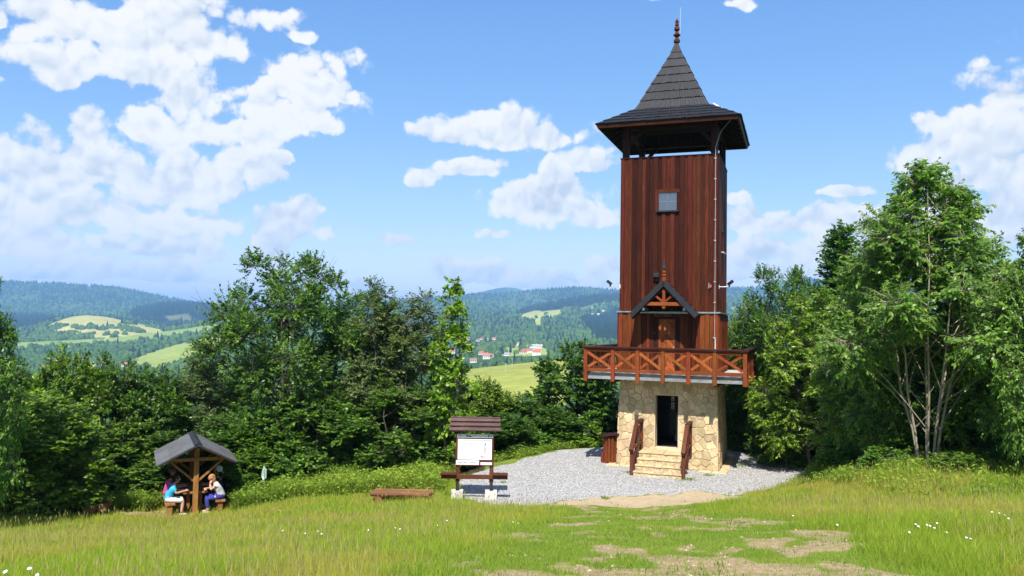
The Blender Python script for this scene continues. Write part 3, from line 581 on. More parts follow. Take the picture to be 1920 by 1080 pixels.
def build_houses():
    roofs = [noisy('red_tile_roof', [(0.3, (0.30, 0.075, 0.05)), (0.7, (0.42, 0.13, 0.09))], 0.6, rough=0.8, vary=0.2, hue=0.01), noisy('brown_tile_roof', [(0.3, (0.22, 0.10, 0.07)), (0.7, (0.34, 0.17, 0.12))], 0.6, rough=0.8, vary=0.2),
             noisy('grey_sheet_roof', [(0.3, (0.25, 0.25, 0.26)), (0.7, (0.38, 0.38, 0.39))], 0.6, rough=0.7, vary=0.15, hue=0), noisy('cream_roof', [(0.3, (0.55, 0.45, 0.30)), (0.7, (0.66, 0.56, 0.40))], 0.6, rough=0.8, vary=0.1)]
    walls = [noisy('white_render', [(0.3, (0.66, 0.64, 0.6)), (0.7, (0.76, 0.74, 0.7))], 0.5, rough=0.9, vary=0.1), noisy('cream_render', [(0.3, (0.55, 0.48, 0.36)), (0.7, (0.66, 0.58, 0.44))], 0.5, rough=0.9, vary=0.1)]
    nm = ['red', 'brown', 'grey', 'cream']; rnd = random.Random(8)
    lab = {}
    for i, (px, py, s, k) in enumerate(HOUSES):
        p = far_hit(px, py)
        where = ('on the clearing below the spruce spur' if (px > 1100 and py < 600) else 'among the trees above the balcony rail' if px > 1100 else 'behind the branches left of the board' if 820 < px < 850
                 else 'far up the wooded slope at left' if py < 600 else 'in the valley behind the left bushes' if px < 400 else 'in the hamlet beyond the green field' if px > 940 else 'at the left end of the village')
        l = ('white house with %s roof ' if i % 3 else 'cream house with %s roof ') % nm[k] + where
        o = empty('house', p, rnd.uniform(-0.5, 0.5), l, 'house', 'far houses, %s roof, %s' % (nm[k], where))
        w, d, h = 5.5 * s, 4.0 * s, 4.2 * s
        wl = box('wall', walls[0 if i % 3 else 1], o, -w, w, -d, d, -2.5, h)
        m = MB(); r = 2.9 * s
        m.add([(-w - .4, -d - .5, h - .2), (w + .4, -d - .5, h - .2), (w + .4, d + .5, h - .2), (-w - .4, d + .5, h - .2), (-w - .4, 0, h + r), (w + .4, 0, h + r)], [(0, 1, 5, 4), (2, 3, 4, 5), (0, 4, 3), (1, 2, 5), (0, 3, 2, 1)])
        rf = m.build('roof', roofs[k], o); box('chimney', walls[1], rf, w * .4, w * .4 + .7, .6, 1.3, h + r * .4, h + r + .9)
        for x in (-w * .6, 0, w * .6): box('window', M['black'], wl, x - .6, x + .6, -d - .06, -d + .02, h * .35, h * .35 + 1.5)
build_houses()

# ------------------------------------------------------------------ the tower
TA = 0.343
TW = empty('lookout_tower', (6.947, 34.24, 0), -TA, 'tall red-brown timber lookout tower with shingled spire, balcony and sandstone base', 'tower')
rnd = random.Random(3)
def side_M(k): return Matrix.Rotation(k * math.pi / 2, 4, 'Z')     # 0 front(-y), 1 right(+x), 2 back, 3 left

def stone_cells(rng, w, h, size, holes=()):
    """Voronoi paving of a w x h rectangle, cells clipped away from the door"""
    pts = []; tries = 0
    while tries < 4000:
        tries += 1; p = (rng.uniform(0, w), rng.uniform(0, h)); mn = size * rng.choice([0.55, 0.75, 1.0, 1.15])
        if any(a - .05 < p[0] < b + .05 and c - .05 < p[1] < d + .05 for a, b, c, d in holes): continue
        if all(math.hypot(p[0] - q[0], p[1] - q[1]) > mn for q in pts): pts.append(p)
    def clip(poly, nx, ny, c):                      # keep nx*x+ny*y <= c
        out = []
        for i in range(len(poly)):
            a, b = poly[i], poly[(i + 1) % len(poly)]; da = nx * a[0] + ny * a[1] - c; db = nx * b[0] + ny * b[1] - c
            if da <= 0: out.append(a)
            if da * db < 0: t = da / (da - db); out.append((a[0] + (b[0] - a[0]) * t, a[1] + (b[1] - a[1]) * t))
        return out
    cells = []
    for p in pts:
        poly = [(0, 0), (w, 0), (w, h), (0, h)]
        for q in pts:
            if q is p or math.hypot(p[0] - q[0], p[1] - q[1]) > 3.2 * size: continue
            nx, ny = q[0] - p[0], q[1] - p[1]; poly = clip(poly, nx, ny, nx * (p[0] + q[0]) / 2 + ny * (p[1] + q[1]) / 2)
            if len(poly) < 3: break
        for a, b, c, d in holes:
            if len(poly) < 3: break
            xs = [q[0] for q in poly]; ys = [q[1] for q in poly]
            if max(xs) > a and min(xs) < b and max(ys) > c and min(ys) < d:
                if p[0] < a: poly = clip(poly, 1, 0, a)
                elif p[0] > b: poly = clip(poly, -1, 0, -b)
                elif p[1] > d: poly = clip(poly, 0, -1, -d)
                else: poly = clip(poly, 0, 1, c)
        if len(poly) < 3: continue
        A = 0.5 * abs(sum(poly[i][0] * poly[(i + 1) % len(poly)][1] - poly[(i + 1) % len(poly)][0] * poly[i][1] for i in range(len(poly))))
        if A > 0.004: cells.append(poly)
    return cells
def inset(poly, d):
    n = len(poly); cx = sum(p[0] for p in poly) / n; cy_ = sum(p[1] for p in poly) / n; out = []
    for x, y in poly:
        l = math.hypot(x - cx, y - cy_) + 1e-6; k = max(0.3, 1 - d / l); out.append((cx + (x - cx) * k, cy_ + (y - cy_) * k))
    return out
def stones(parent, rng, mat, cells, mapf, proud=0.034, joint=0.011, name='stone'):
    """mapf(u, v, out) -> local point"""
    for poly in cells:
        # round the corners a little: subdivide edges and jitter
        p2 = []
        for i in range(len(poly)):
            a, b = poly[i], poly[(i + 1) % len(poly)]; L = math.hypot(b[0] - a[0], b[1] - a[1])
            p2.append((a[0] * .94 + b[0] * .06, a[1] * .94 + b[1] * .06)) if L > .09 else None
            if L > .2: j = rng.uniform(-.012, .012); p2.append(((a[0] + b[0]) / 2 + j * (b[1] - a[1]) / L, (a[1] + b[1]) / 2 - j * (b[0] - a[0]) / L))
            if L > .09: p2.append((a[0] * .06 + b[0] * .94, a[1] * .06 + b[1] * .94))
        if len(p2) < 3: p2 = poly
        o1 = inset(p2, joint); o2 = inset(p2, joint + .012); pr = proud * rng.uniform(0.55, 1.35); tx, ty = rng.uniform(-.02, .02), rng.uniform(-.02, .02)
        cx = sum(p[0] for p in o2) / len(o2); cy_ = sum(p[1] for p in o2) / len(o2)
        n = len(p2); vs = [mapf(u, v, -0.02) for u, v in o1] + [mapf(u, v, pr * .7) for u, v in o1] + [mapf(u, v, pr + (u - cx) * tx + (v - cy_) * ty) for u, v in o2]
        fs = [tuple(range(2 * n, 3 * n))] + [(i, (i + 1) % n, n + (i + 1) % n, n + i) for i in range(n)] + [(n + i, n + (i + 1) % n, 2 * n + (i + 1) % n, 2 * n + i) for i in range(n)]
        MB().add(vs, fs).build(name, mat, parent)

def build_base():
    rng = random.Random(12); zt, hb, ht = 3.49, 2.0, 1.90; dl, dr, dz0, dz1 = -0.47, 0.44, 0.76, 2.86; th = 0.45
    hw = lambda z: hb + (ht - hb) * z / zt
    m = MB()
    # hollow walls: outer shell with a doorway, inner room
    def quad(pts): m.add(pts, [tuple(range(len(pts)))])
    I = ht - th
    P = lambda x, z: (x * hw(z) / hw(0) if abs(x) > 1.5 else x, -hw(z), z)
    X0, X1 = -hb, hb; zb = -0.35
    for a, b, c, d in ((X0, dl, zb, zt), (dr, X1, zb, zt), (dl, dr, dz1, zt), (dl, dr, zb, dz0)): quad([P(a, c), P(b, c), P(b, d), P(a, d)])
    for k in (1, 2, 3):
        R = side_M(k); quad([R @ Vector(P(X0, zb)), R @ Vector(P(X1, zb)), R @ Vector(P(X1, zt)), R @ Vector(P(X0, zt))])
    for x in (dl, dr): quad([(x, -hw(dz0), dz0), (x, -I, dz0), (x, -I, dz1), (x, -hw(dz1), dz1)])
    quad([(dl, -hw(dz1), dz1), (dr, -hw(dz1), dz1), (dr, -I, dz1), (dl, -I, dz1)]); quad([(dl, -hw(dz0), dz0), (dl, -I, dz0), (dr, -I, dz0), (dr, -hw(dz0), dz0)])
    base = m.build('stone_base', M['mortar'], TW)
    W = 2 * hb
    for k in range(4):
        cells = stone_cells(rng, W, zt - 0.0, (0.40, 0.46, 0.68, 0.68)[k], [(hb + dl - 0.03, hb + dr + 0.03, -1, dz1 + .02)] if k == 0 else ())
        R = side_M(k)
        def mp(u, v, out, R=R): s = hw(v) / hb; x = u - hb; x = x * s if abs(x) > 0.6 else x; return R @ Vector((x, -hw(v) - out, v))
        stones(base, rng, M['stone'], cells, mp)
    # dark room behind the door, its stair and notice
    room = MB()
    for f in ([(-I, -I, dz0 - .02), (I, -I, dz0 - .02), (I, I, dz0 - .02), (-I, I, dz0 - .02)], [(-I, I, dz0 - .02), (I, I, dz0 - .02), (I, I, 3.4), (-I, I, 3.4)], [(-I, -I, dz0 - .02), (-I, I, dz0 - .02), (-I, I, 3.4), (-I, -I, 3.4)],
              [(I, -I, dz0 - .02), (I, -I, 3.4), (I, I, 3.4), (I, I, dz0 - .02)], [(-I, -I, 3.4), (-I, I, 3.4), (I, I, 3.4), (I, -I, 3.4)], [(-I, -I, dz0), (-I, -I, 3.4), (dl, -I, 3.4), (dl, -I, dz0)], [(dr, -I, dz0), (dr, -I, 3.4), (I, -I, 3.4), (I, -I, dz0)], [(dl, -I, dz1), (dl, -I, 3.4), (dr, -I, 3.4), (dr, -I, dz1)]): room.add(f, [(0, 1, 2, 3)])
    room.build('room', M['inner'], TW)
    st = MB()
    for i in range(9): x0 = -0.02 + i * .22; (st.box(x0, min(x0 + .22, I - .01), 0.45, 1.30, dz0, min(dz0 + 1.15 + i * .21, 3.38)) if x0 < I - .05 else None)
    st.build('inner_stair', M['plaster'], TW)
    nb = box('notice_panel', M['black'], TW, -0.22, 0.04, 0.30, 0.34, dz0 + .25, 2.85)
    for z, c in ((2.46, 'ink'), (2.27, 'ink'), (2.12, 'ink_red')):
        pl = box('pictogram', M['paper'], nb, -.15, -.03, .285, .298, z, z + (.17 if z > 2.4 else .12))
        q = MB(); q.add([(-.13, .2835, z + .02), (-.05, .2835, z + .02), (-.05, .2835, z + .07), (-.09, .2835, z + .105), (-.13, .2835, z + .07)], [(0, 1, 2, 3, 4)]); q.build('print', M[c], nb)
    # steps: pale treads on stone risers
    sx0, sx1 = -0.88, 0.84; ys = [-3.12, -3.44, -3.76, -4.08]; rz = [0.74, 0.54, 0.34, 0.14]; prev = -1.93
    zlow = -0.35
    for i, (y, z) in enumerate(zip(ys, rz)):
        g = i * 0.012
        core = box('step', M['mortar'], TW, sx0 - g, sx1 + g, y, prev if i == 0 else ys[i - 1] - .001, zlow, z - .05)
        cells = stone_cells(rng, sx1 - sx0 + 2 * g, .155, .16)
        stones(core, rng, M['stone'], cells, lambda u, v, out, y=y, z=z, g=g: Vector((sx0 - g + u, y - out, z - .21 + v)), proud=.014, joint=.007)
        n = 5 if i else 4; e = [sx0 - g - .02 + (sx1 - sx0 + 2 * g + .04) * (j + (rng.uniform(-.2, .2) if 0 < j < n else 0)) / n for j in range(n + 1)]
        yb = (prev if i == 0 else ys[i - 1] - .03)
        for j in range(n):
            if i == 0:
                for r_ in range(3):
                    ya = y - .04 + (yb - y + .04) * r_ / 3; yc = y - .04 + (yb - y + .04) * (r_ + 1) / 3 - .012; box('tread_slab', M['stone_pale'], core, e[j] + .006, e[j + 1] - .006, ya, yc, z - .048, z + rng.uniform(-.003, .003), .012)
            else: box('tread_slab', M['stone_pale'], core, e[j] + .005, e[j + 1] - .005, y - .04, yb, z - .048, z + rng.uniform(-.003, .003), .012)
    # paving apron at the foot of the walls
    ap = empty('stone_apron'); ap.parent = TW
    for k in (0, 1, 3):
        for j in range(9):
            x0 = -2.35 + j * .52
            if k == 0 and -1.15 < x0 + .26 < 1.05: continue
            mb = MB(); mb.cbox(x0 + .01, x0 + .50, -2.36 + rng.uniform(-.05, .04), -2.06, -.12, .028 + rng.uniform(-.008, .008), .015)
            o = mb.build('paving_stone', M['stone_pale'], ap, rot=(0, 0, k * math.pi / 2))
    return base
build_base()

def build_stair_rails():
    for sx in (-1, 1):
        x = -0.99 if sx < 0 else 0.95
        g = empty('stair_railing', (x, 0, 0)); g.parent = TW; rv, rb = M['board_wood'], M['rail_v']
        box('post', rv, g, -.06, .06, -2.13, -2.01, 0.55, 1.86, .01); box('post', rv, g, -.06, .06, -3.16, -3.04, 0.2, 1.80, .01); box('post', rv, g, -.065, .065, -4.12, -4.0, -0.12, 0.98, .01)
        m = MB(); m.beam((0, -2.0, 1.86), (0, -3.14, 1.86), .15, .11); m.build('handrail', M['fascia'], g)
        m = MB(); m.beam((0, -3.06, 1.875), (0, -4.24, 0.93), .15, .11); m.build('handrail', M['board_wood'], g)
        m = MB(); m.beam((0, -2.07, .98), (0, -3.1, .98), .07, .12); m.build('lower_rail', rv, g)
        m = MB(); m.beam((0, -3.1, .95), (0, -4.06, .22), .07, .12); m.build('lower_rail', rv, g)
        for a, b in (((.02, -2.12, 1.04), (.02, -3.05, 1.80)), ((-.02, -2.12, 1.80), (-.02, -3.05, 1.04)), ((.02, -3.15, 1.02), (.02, -4.0, .98)), ((-.02, -3.15, 1.72), (-.02, -4.0, .30))):
            m = MB(); m.beam(a, b, .035, .09); m.build('cross_brace', M['brace'], g)
build_stair_rails()

def build_balcony():
    slab = MB(); H = 3.0
    slab.box(-H, H, -H, H, 3.50, 3.725); s = slab.build('balcony_slab', M['slab'], TW)
    for i in range(13):
        x = -2.96 + i * .456
        for y0, y1 in ((-2.985, -2.03), (2.03, 2.985)): box('floor_plank', M['floor'], s, x, x + .445, y0, y1, 3.727, 3.75)
        if -2.03 < x < 1.7:
            for x0, x1 in ((-2.985, -2.03), (2.03, 2.985)): box('floor_plank', M['floor'], s, x0, x1, x, x + .445, 3.727, 3.75)
    for x in (-2.0, -1.0, 0.0, 1.0, 2.0): box('joist', M['dark_wood'], s, x - .07, x + .07, -2.95, 2.95, 3.36, 3.498) if abs(x) > 1.95 else None
    pos = [-1.97, -0.985, 0.0, 0.985, 1.97]; c = 3.08
    pm = MB(); pm.cbox(-.075, .075, -.075, .075, 3.42, 4.70, .01); pmesh = pm.mesh('post'); pmesh.materials.append(M['rail_v'])
    for k in range(4):
        R = side_M(k); g = empty('balcony_railing', (0, 0, 0), k * math.pi / 2); g.parent = TW
        for x in [-c] + pos: link_mesh('post', pmesh, None, g, (x, -c, 0))
        allx = [-c] + pos + [c]
        box('cap_rail', M['cap'], g, -c - .13, c - .13, -c - .13, -c + .13, 4.715, 4.80, .02)
        box('upper_rail', M['rail_x'], g, -c + .076, c - .076, -c - .045, -c + .045, 4.60, 4.705)
        for a, b in zip(allx[:-1], allx[1:]):
            a2, b2 = a + .077, b - .077
            box('bottom_rail', M['rail_x'], g, a2, b2, -c - .05, -c + .05, 3.80, 3.925)
            for sgn, dy in ((1, -.03), (-1, .022)):
                p = (a2 + .01, -c + dy, 4.56 if sgn > 0 else 3.97); q = (b2 - .01, -c + dy, 3.97 if sgn > 0 else 4.56)
                m = MB(); m.beam(p, q, .045, .105, (0, 0, 1)); m.build('cross_brace', M['brace'], g)
build_balcony()

def clad(parent, hw, z0, z1, mat, n, rng, holes=()):
    """alternating proud and recessed boards on the four sides"""
    for k in range(4):
        ws = [rng.uniform(0.75, 1.25) for _ in range(n)]; tot = sum(ws); x = -hw
        for i in range(n):
            w = 2 * hw * ws[i] / tot; pr = .044 if i % 2 == 0 else .010; pr += rng.uniform(-.003, .004); ext = -.007 if i % 2 == 0 else -.003
            segs = [(z0, z1)]
            if k == 0 or k == 1:
                for hk, a, b, c, d in holes:
                    if hk == k and x + w > a and x < b:
                        segs = [s for s0, s1 in segs for s in ((s0, c), (d, s1)) if s[1] - s[0] > .03]
            for s0, s1 in segs:
                m = MB(); m.cbox(x - ext, x + w + ext, -hw - pr, -hw + .004 + (.0 if i % 2 else .006), s0, s1 + (rng.uniform(-.008, .008) if s1 == z1 else 0), .006)
                m.build('board', mat, parent, rot=(0, 0, k * math.pi / 2))
            x += w
def build_wood_body():
    rng = random.Random(5)
    lo = box('lower_wall', M['dark_wood'], TW, -1.99, 1.99, -1.99, 1.99, 3.752, 6.16)
    clad(lo, 1.995, 3.755, 6.16, M['clad_low'], 23, rng, [(0, -.42, .37, 3.7, 6.02)])
    # upper wall: four slabs so that the viewing deck is open on top
    up = MB(); up.box(-1.93, 1.93, -1.93, 1.93, 6.25, 11.4)
    for k in range(4):
        R = side_M(k); m = MB(); m.box(-1.93, 1.80, -1.93, -1.81, 11.4, 12.50); up.add([R @ Vector(v) for v in m.v], m.f)
    uo = up.build('upper_wall', M['dark_wood'], TW)
    clad(uo, 1.935, 6.25, 12.525, M['clad'], 23, rng, [(0, -.40, .33, 10.33, 11.06), (1, -0.55, 0.05, 8.75, 9.60)])
    for k in range(4): box('parapet_cap', M['dark_wood'], uo, -2.0, 1.79, -2.0, -1.79, 12.535, 12.565).rotation_euler = (0, 0, k * math.pi / 2)
    m = MB()
    for k in range(4):
        R = side_M(k); q = MB(); q.box(-2.08, 1.94, -2.08, -1.94, 6.185, 6.235); m.add([R @ Vector(v) for v in q.v], q.f)
    m.build('ledge_flashing', M['zinc'], TW)
    # square window with four panes
    wf = empty('window'); wf.parent = TW
    for a in ((-.52, .45, -2.00, -1.955, 11.06, 11.20), (-.52, -.40, -2.00, -1.955, 10.33, 11.058), (.33, .45, -2.00, -1.955, 10.33, 11.058)): box('frame', M['clad'], wf, *a)
    box('sill', M['lead'], wf, -.50, .43, -2.06, -1.95, 10.27, 10.325)
    for x0, x1 in ((-.398, -.045), (-.025, .328)):
        for z0, z1 in ((10.335, 10.685), (10.705, 11.055)): box('pane', M['glass'], wf, x0, x1, -1.945, -1.938, z0, z1)
    box('glazing_bar', M['zinc'], wf, -.398, .328, -1.955, -1.93, 10.687, 10.703); box('glazing_bar', M['zinc'], wf, -.043, -.027, -1.953, -1.931, 10.33, 11.06)
    sw = empty('window', rz=math.pi / 2); sw.parent = TW
    box('pane', M['glass'], sw, -.548, .048, -1.945, -1.938, 8.755, 9.595)
    for a in ((-.65, .15, -2.00, -1.955, 9.602, 9.72), (-.65, -.552, -2.00, -1.955, 8.752, 9.60), (.052, .15, -2.00, -1.955, 8.752, 9.60)): box('frame', M['clad'], sw, *a)
    box('sill', M['steel'], sw, -.66, .16, -2.08, -1.95, 8.70, 8.75)
    # balcony door with chevron boards
    dr = empty('balcony_door'); dr.parent = TW
    box('leaf', M['dark_wood'], dr, -.36, .31, -1.985, -1.96, 3.755, 5.95)
    xc = -.025; n = 13
    for i in range(-2, n):
        z = 3.80 + i * .175
        for s in (-1, 1):
            xo = xc + s * .325; P = [(xc + s * .003, z + .325), (xo, z), (xo, z + .165), (xc + s * .003, z + .49)]
            zc = lambda v: max(3.78, min(5.93, v)); P = [(x, zc(v)) for x, v in P]
            if max(p[1] for p in P) - min(p[1] for p in P) < .02: continue
            pr = -2.012 - (.004 if i % 2 else 0)
            vs = [(x, pr, z_) for x, z_ in P] + [(x, -1.984, z_) for x, z_ in P]
            fs = [(0, 1, 2, 3), (4, 7, 6, 5)] + [(j, 4 + j, 4 + (j + 1) % 4, (j + 1) % 4) for j in range(4)]
            MB().add(vs, fs).build('chevron_board', M['brace'], dr)
    for a in ((-.42, -.362, 3.755, 6.02), (.312, .37, 3.755, 6.02)): box('frame', M['dark_wood'], dr, a[0], a[1], -2.03, -1.95, a[2], a[3])
    box('frame', M['dark_wood'], dr, -.36, .31, -2.03, -1.95, 5.952, 6.02); box('handle', M['steel'], dr, .24, .27, -2.05, -2.018, 4.75, 4.80)
build_wood_body()

def courses(parent, mat, corners_lo, corners_hi, n, sw, lift=0.035, name='shingle_course', rng=random.Random(7), curve=0.0, overhang=0.0):
    """courses of overlapping shingles on a trapezoid: corners_lo/hi = (left, right) points"""
    a, b = (Vector(c) for c in corners_lo); c, d = (Vector(q) for q in corners_hi)
    nrm = (b - a).cross(c - a).normalized()
    for i in range(n):
        t0, t1 = i / n, (i + 1.12) / n; t1 = min(t1, 1.0)
        L0, R0 = a.lerp(c, t0), b.lerp(d, t0); L1, R1 = a.lerp(c, t1), b.lerp(d, t1)
        k = max(2, int((R0 - L0).length / sw)); e = [0] + sorted((j + rng.uniform(-.18, .18)) / k for j in range(1, k)) + [1]
        m = MB()
        for j in range(k):
            f0, f1 = e[j] + .002, e[j + 1] - .002; drop = rng.uniform(-.012, .012) / max(1e-3, (L1 - L0).length); lf = lift * rng.uniform(.75, 1.25)
            bl, br = L0.lerp(R0, f0), L0.lerp(R0, f1); tl, tr = L1.lerp(R1, f0), L1.lerp(R1, f1)
            bl = bl.lerp(tl, drop); br = br.lerp(tr, drop)
            m.add([bl + nrm * lf, br + nrm * lf, tr + nrm * .004, tl + nrm * .004, bl - nrm * .012, br - nrm * .012, tr - nrm * .012, tl - nrm * .012], [(0, 1, 2, 3), (4, 5, 1, 0), (5, 6, 2, 1), (7, 4, 0, 3), (6, 7, 3, 2)])
        m.build(name, mat, parent)
def build_roof():
    e, ze, s, zs = 2.82, 13.86, 1.49, 14.71
    rf = empty('roof'); rf.parent = TW
    for k in range(4):
        R = side_M(k); T = lambda x, y, z: R @ Vector((x, y, z))
        m = MB(); m.add([T(-e, -e, ze), T(e, -e, ze), T(s, -s, zs), T(-s, -s, zs), T(-e + .02, -e + .02, ze - .09), T(e - .02, -e + .02, ze - .09), T(s, -s, zs - .12), T(-s, -s, zs - .12)], [(0, 1, 2, 3), (4, 7, 6, 5), (0, 4, 5, 1), (2, 6, 7, 3)])
        m.build('roof_boarding', M['soffit'], rf)
        courses(rf, M['shingle'], (T(-e - .06, -e - .06, ze - .02), T(e + .06, -e - .06, ze - .02)), (T(-s + .03, -s + .03, zs + .03), T(s - .03, -s + .03, zs + .03)), 5, .13)
        b = MB(); b.add([T(-e + .07, -e + .03, ze - .17), T(e - .07, -e + .03, ze - .17), T(e - .01, -e - .01, ze - .075), T(-e + .01, -e - .01, ze - .075), T(-e + .07, -e + .07, ze - .17), T(e - .07, -e + .07, ze - .17), T(e - .06, -e + .05, ze - .075), T(-e + .06, -e + .05, ze - .075)], [(0, 1, 2, 3), (4, 7, 6, 5), (0, 4, 5, 1)])
        b.build('fascia', M['fascia'], rf)
        courses(rf, M['shingle'], (T(-s, -s, zs - .02), T(s, -s, zs - .02)), (T(-.17, -.17, 17.48), T(.17, -.17, 17.48)), 7, .12, lift=.045)
        m = MB(); m.add([T(-s + .02, -s + .02, zs - .1), T(s - .02, -s + .02, zs - .1), T(0, 0, 17.8)], [(0, 1, 2)]); m.build('spire_boarding', M['soffit'], rf)
        for x in (-2.0, -1.2, -.4, .4, 1.2, 2.0):
            q = MB(); q.beam(T(x, -e + .12, ze - .14), T(x * .74, -s, zs - .19), .08, .12); q.build('rafter', M['soffit'], rf)
        # viewing deck post, head beam and knee braces
        p = empty('deck_frame', rz=k * math.pi / 2); p.parent = TW
        box('post', M['dark_wood'], p, -1.92, -1.66, -1.92, -1.66, 12.50, 14.0, .012)
        box('head_beam', M['dark_wood'], p, -1.655, 1.655, -1.89, -1.69, 13.72, 13.90)
        for sg in (-1, 1): q = MB(); q.beam((sg * 1.68, -1.79, 13.12), (sg * 1.10, -1.79, 13.72), .10, .14); q.build('knee_brace', M['dark_wood'], p)
    mb = MB(); mb.box(-1.6, 1.6, -1.6, 1.6, 14.30, 14.34); mb.build('ceiling', M['soffit'], rf)
    c = MB(); c.add([(-.235, -.235, 17.42), (.235, -.235, 17.42), (.235, .235, 17.42), (-.235, .235, 17.42), (-.05, -.05, 17.92), (.05, -.05, 17.92), (.05, .05, 17.92), (-.05, .05, 17.92)], [(0, 1, 5, 4), (1, 2, 6, 5), (2, 3, 7, 6), (3, 0, 4, 7), (4, 5, 6, 7), (0, 3, 2, 1)]); c.build('spire_cap', M['lead'], rf)
    prof = [(.09, 0), (.135, .03), (.135, .13), (.10, .16), (.07, .22), (.07, .27), (.15, .33), (.15, .37), (.085, .42), (.06, .50), (.06, .53), (.125, .58), (.10, .70), (.055, .74), (.085, .78), (.075, .86), (.05, .89), (.085, .93), (.045, 1.02), (.004, 1.08)]
    m = MB(); m.lathe(prof, 12, (0, 0, 17.88)); m.build('finial', M['clad_low'], rf)
    m = MB(); m.tube([(.13, .05, 18.3), (.14, .05, 19.45)], .011, 5); m.build('lightning_rod', M['steel'], rf)
    m = MB(); m.beam((2.55, -1.15, 14.10), (1.72, -1.15, 14.66), 1.15, .05, (0.6, 0, .8)); m.build('roof_panel', M['white_sheet'], rf)
build_roof()

def build_canopy():
    g = empty('door_canopy'); g.parent = TW
    ax, az_, ex, ez, yf, yb = 0.0, 7.42, 1.24, 6.14, -3.06, -1.99
    for s in (-1, 1):
        A, Bp = Vector((ax, yf, az_)), Vector((ax + s * ex, yf, ez)); d = (Bp - A).normalized(); nr = Vector((s * -d.z * s, 0, abs(d.x))).normalized(); nr = Vector((s * abs(d.z), 0, abs(d.x)))
        m = MB(); pts = [A, Bp, Bp + Vector((0, yb - yf, 0)), A + Vector((0, yb - yf, 0))]
        m.add([p for p in pts] + [p - nr * .07 for p in pts], [(0, 1, 2, 3), (4, 7, 6, 5), (0, 4, 5, 1), (1, 5, 6, 2)]); m.build('roof_boarding', M['soffit'], g)
        if s > 0: lo = (Bp + d * .05, Bp + d * .05 + Vector((0, yb - yf, 0))); hi = (A, A + Vector((0, yb - yf, 0)))
        else: lo = (Bp + d * .05 + Vector((0, yb - yf, 0)), Bp + d * .05); hi = (A + Vector((0, yb - yf, 0)), A)
        courses(g, M['shingle'], lo, hi, 7, .13, lift=.04)
        m = MB(); m.beam(A + Vector((0, -.02, -.06)), Bp + Vector((0, -.02, -.06)) + d * .05, .05, .20, (0, 0, 1)); m.build('barge_board', M['shingle'], g)
        m = MB(); m.beam(A + Vector((0, .1, -.24)), Bp + Vector((0, .1, -.2)), .10, .12, (0, 0, 1)); m.build('rafter', M['dark_wood'], g)
        m = MB(); m.beam((s * .04, -2.96, 6.60), (s * .44, -2.96, 6.93), .08, .10, (0, 1, 0)); m.build('strut', M['rail_v'], g)
        box('purlin', M['zinc'], g, s * .80 - .05, s * .80 + .05, -3.02, -1.99, 6.26, 6.37)
    box('tie_beam', M['rail_x'], g, -.74, .74, -3.02, -2.90, 6.44, 6.58, .01); box('king_post', M['rail_v'], g, -.055, .055, -3.0, -2.92, 6.582, 7.22)
    box('corbel', M['rail_x'], g, -.06, .06, -3.0, -2.90, 6.33, 6.438)
    m = MB(); m.lathe([(.06, 0), (.10, .02), (.10, .14), (.05, .18), (.085, .22), (.085, .28), (.04, .32), (.075, .36), (.07, .42), (.04, .46), (.05, .5), (.055, .52)], 10, (0, -2.95, 7.38)); fn = m.build('finial', M['rail_v'], g)
    m = MB(); m.lathe([(.095, .515), (.06, .66), (.004, .86)], 10, (0, -2.95, 7.38)); m.build('finial_cap', M['lead'], fn)
build_canopy()

def build_fittings():
    # lightning conductor down the right-hand front corner
    lc = MB(); lc.tube([(2.6, -2.2, 14.0), (2.05, -2.06, 13.4), (1.86, -2.06, 12.8), (1.86, -2.05, 6.3), (1.86, -2.13, 6.2), (1.86, -2.08, 6.0), (1.86, -2.08, 3.78)], .008, 5); o = lc.build('lightning_conductor', M['steel'], TW)
    for z in np.arange(6.6, 12.4, .82): box('clip', M['steel'], o, 1.81, 1.89, -2.065, -1.972, z, z + .025)
    for z in (4.3, 5.2): box('clip', M['steel'], o, 1.80, 1.90, -2.10, -2.03, z, z + .035)
    box('conduit', M['steel'], o, 1.88, 1.905, -2.075, -2.05, 3.78, 5.2)
    for s in (-1, 1):
        g = empty('security_camera', (s * 1.96, -1.6 if s > 0 else -1.9, 7.25)); g.parent = TW
        m = MB(); m.tube([(0, 0, 0), (s * .46, -.02, 0)], .017, 5); m.build('arm', M['steel'], g); box('bracket', M['steel'], g, -.03, .03, -.06, .06, -.08, .08)
        m = MB(); m.beam((s * .36, -.02, .09), (s * .56 if s > 0 else s * .53, -.12, .23), .09, .10); m.build('camera_body', M['black'], g); box('mount', M['black'], g, s * .42 - .025, s * .42 + .025, -.04, .01, .01, .13)
    g = empty('flood_light', (-.44, -1.98, 7.62)); g.parent = TW
    box('lamp_body', M['black'], g, -.11, .11, -.20, -.08, -.02, .16, .02); box('bracket', M['dark_wood'], g, -.03, .09, -.12, .0, -.13, -.02)
    g = empty('wall_plate', (1.66, -1.99, 7.27)); g.parent = TW
    box('plate', M['zinc'], g, -.06, -.02, -.03, .0, -.10, .12); box('plate', M['ink_red'], g, .0, .06, -.03, .0, -.06, .05)
build_fittings()

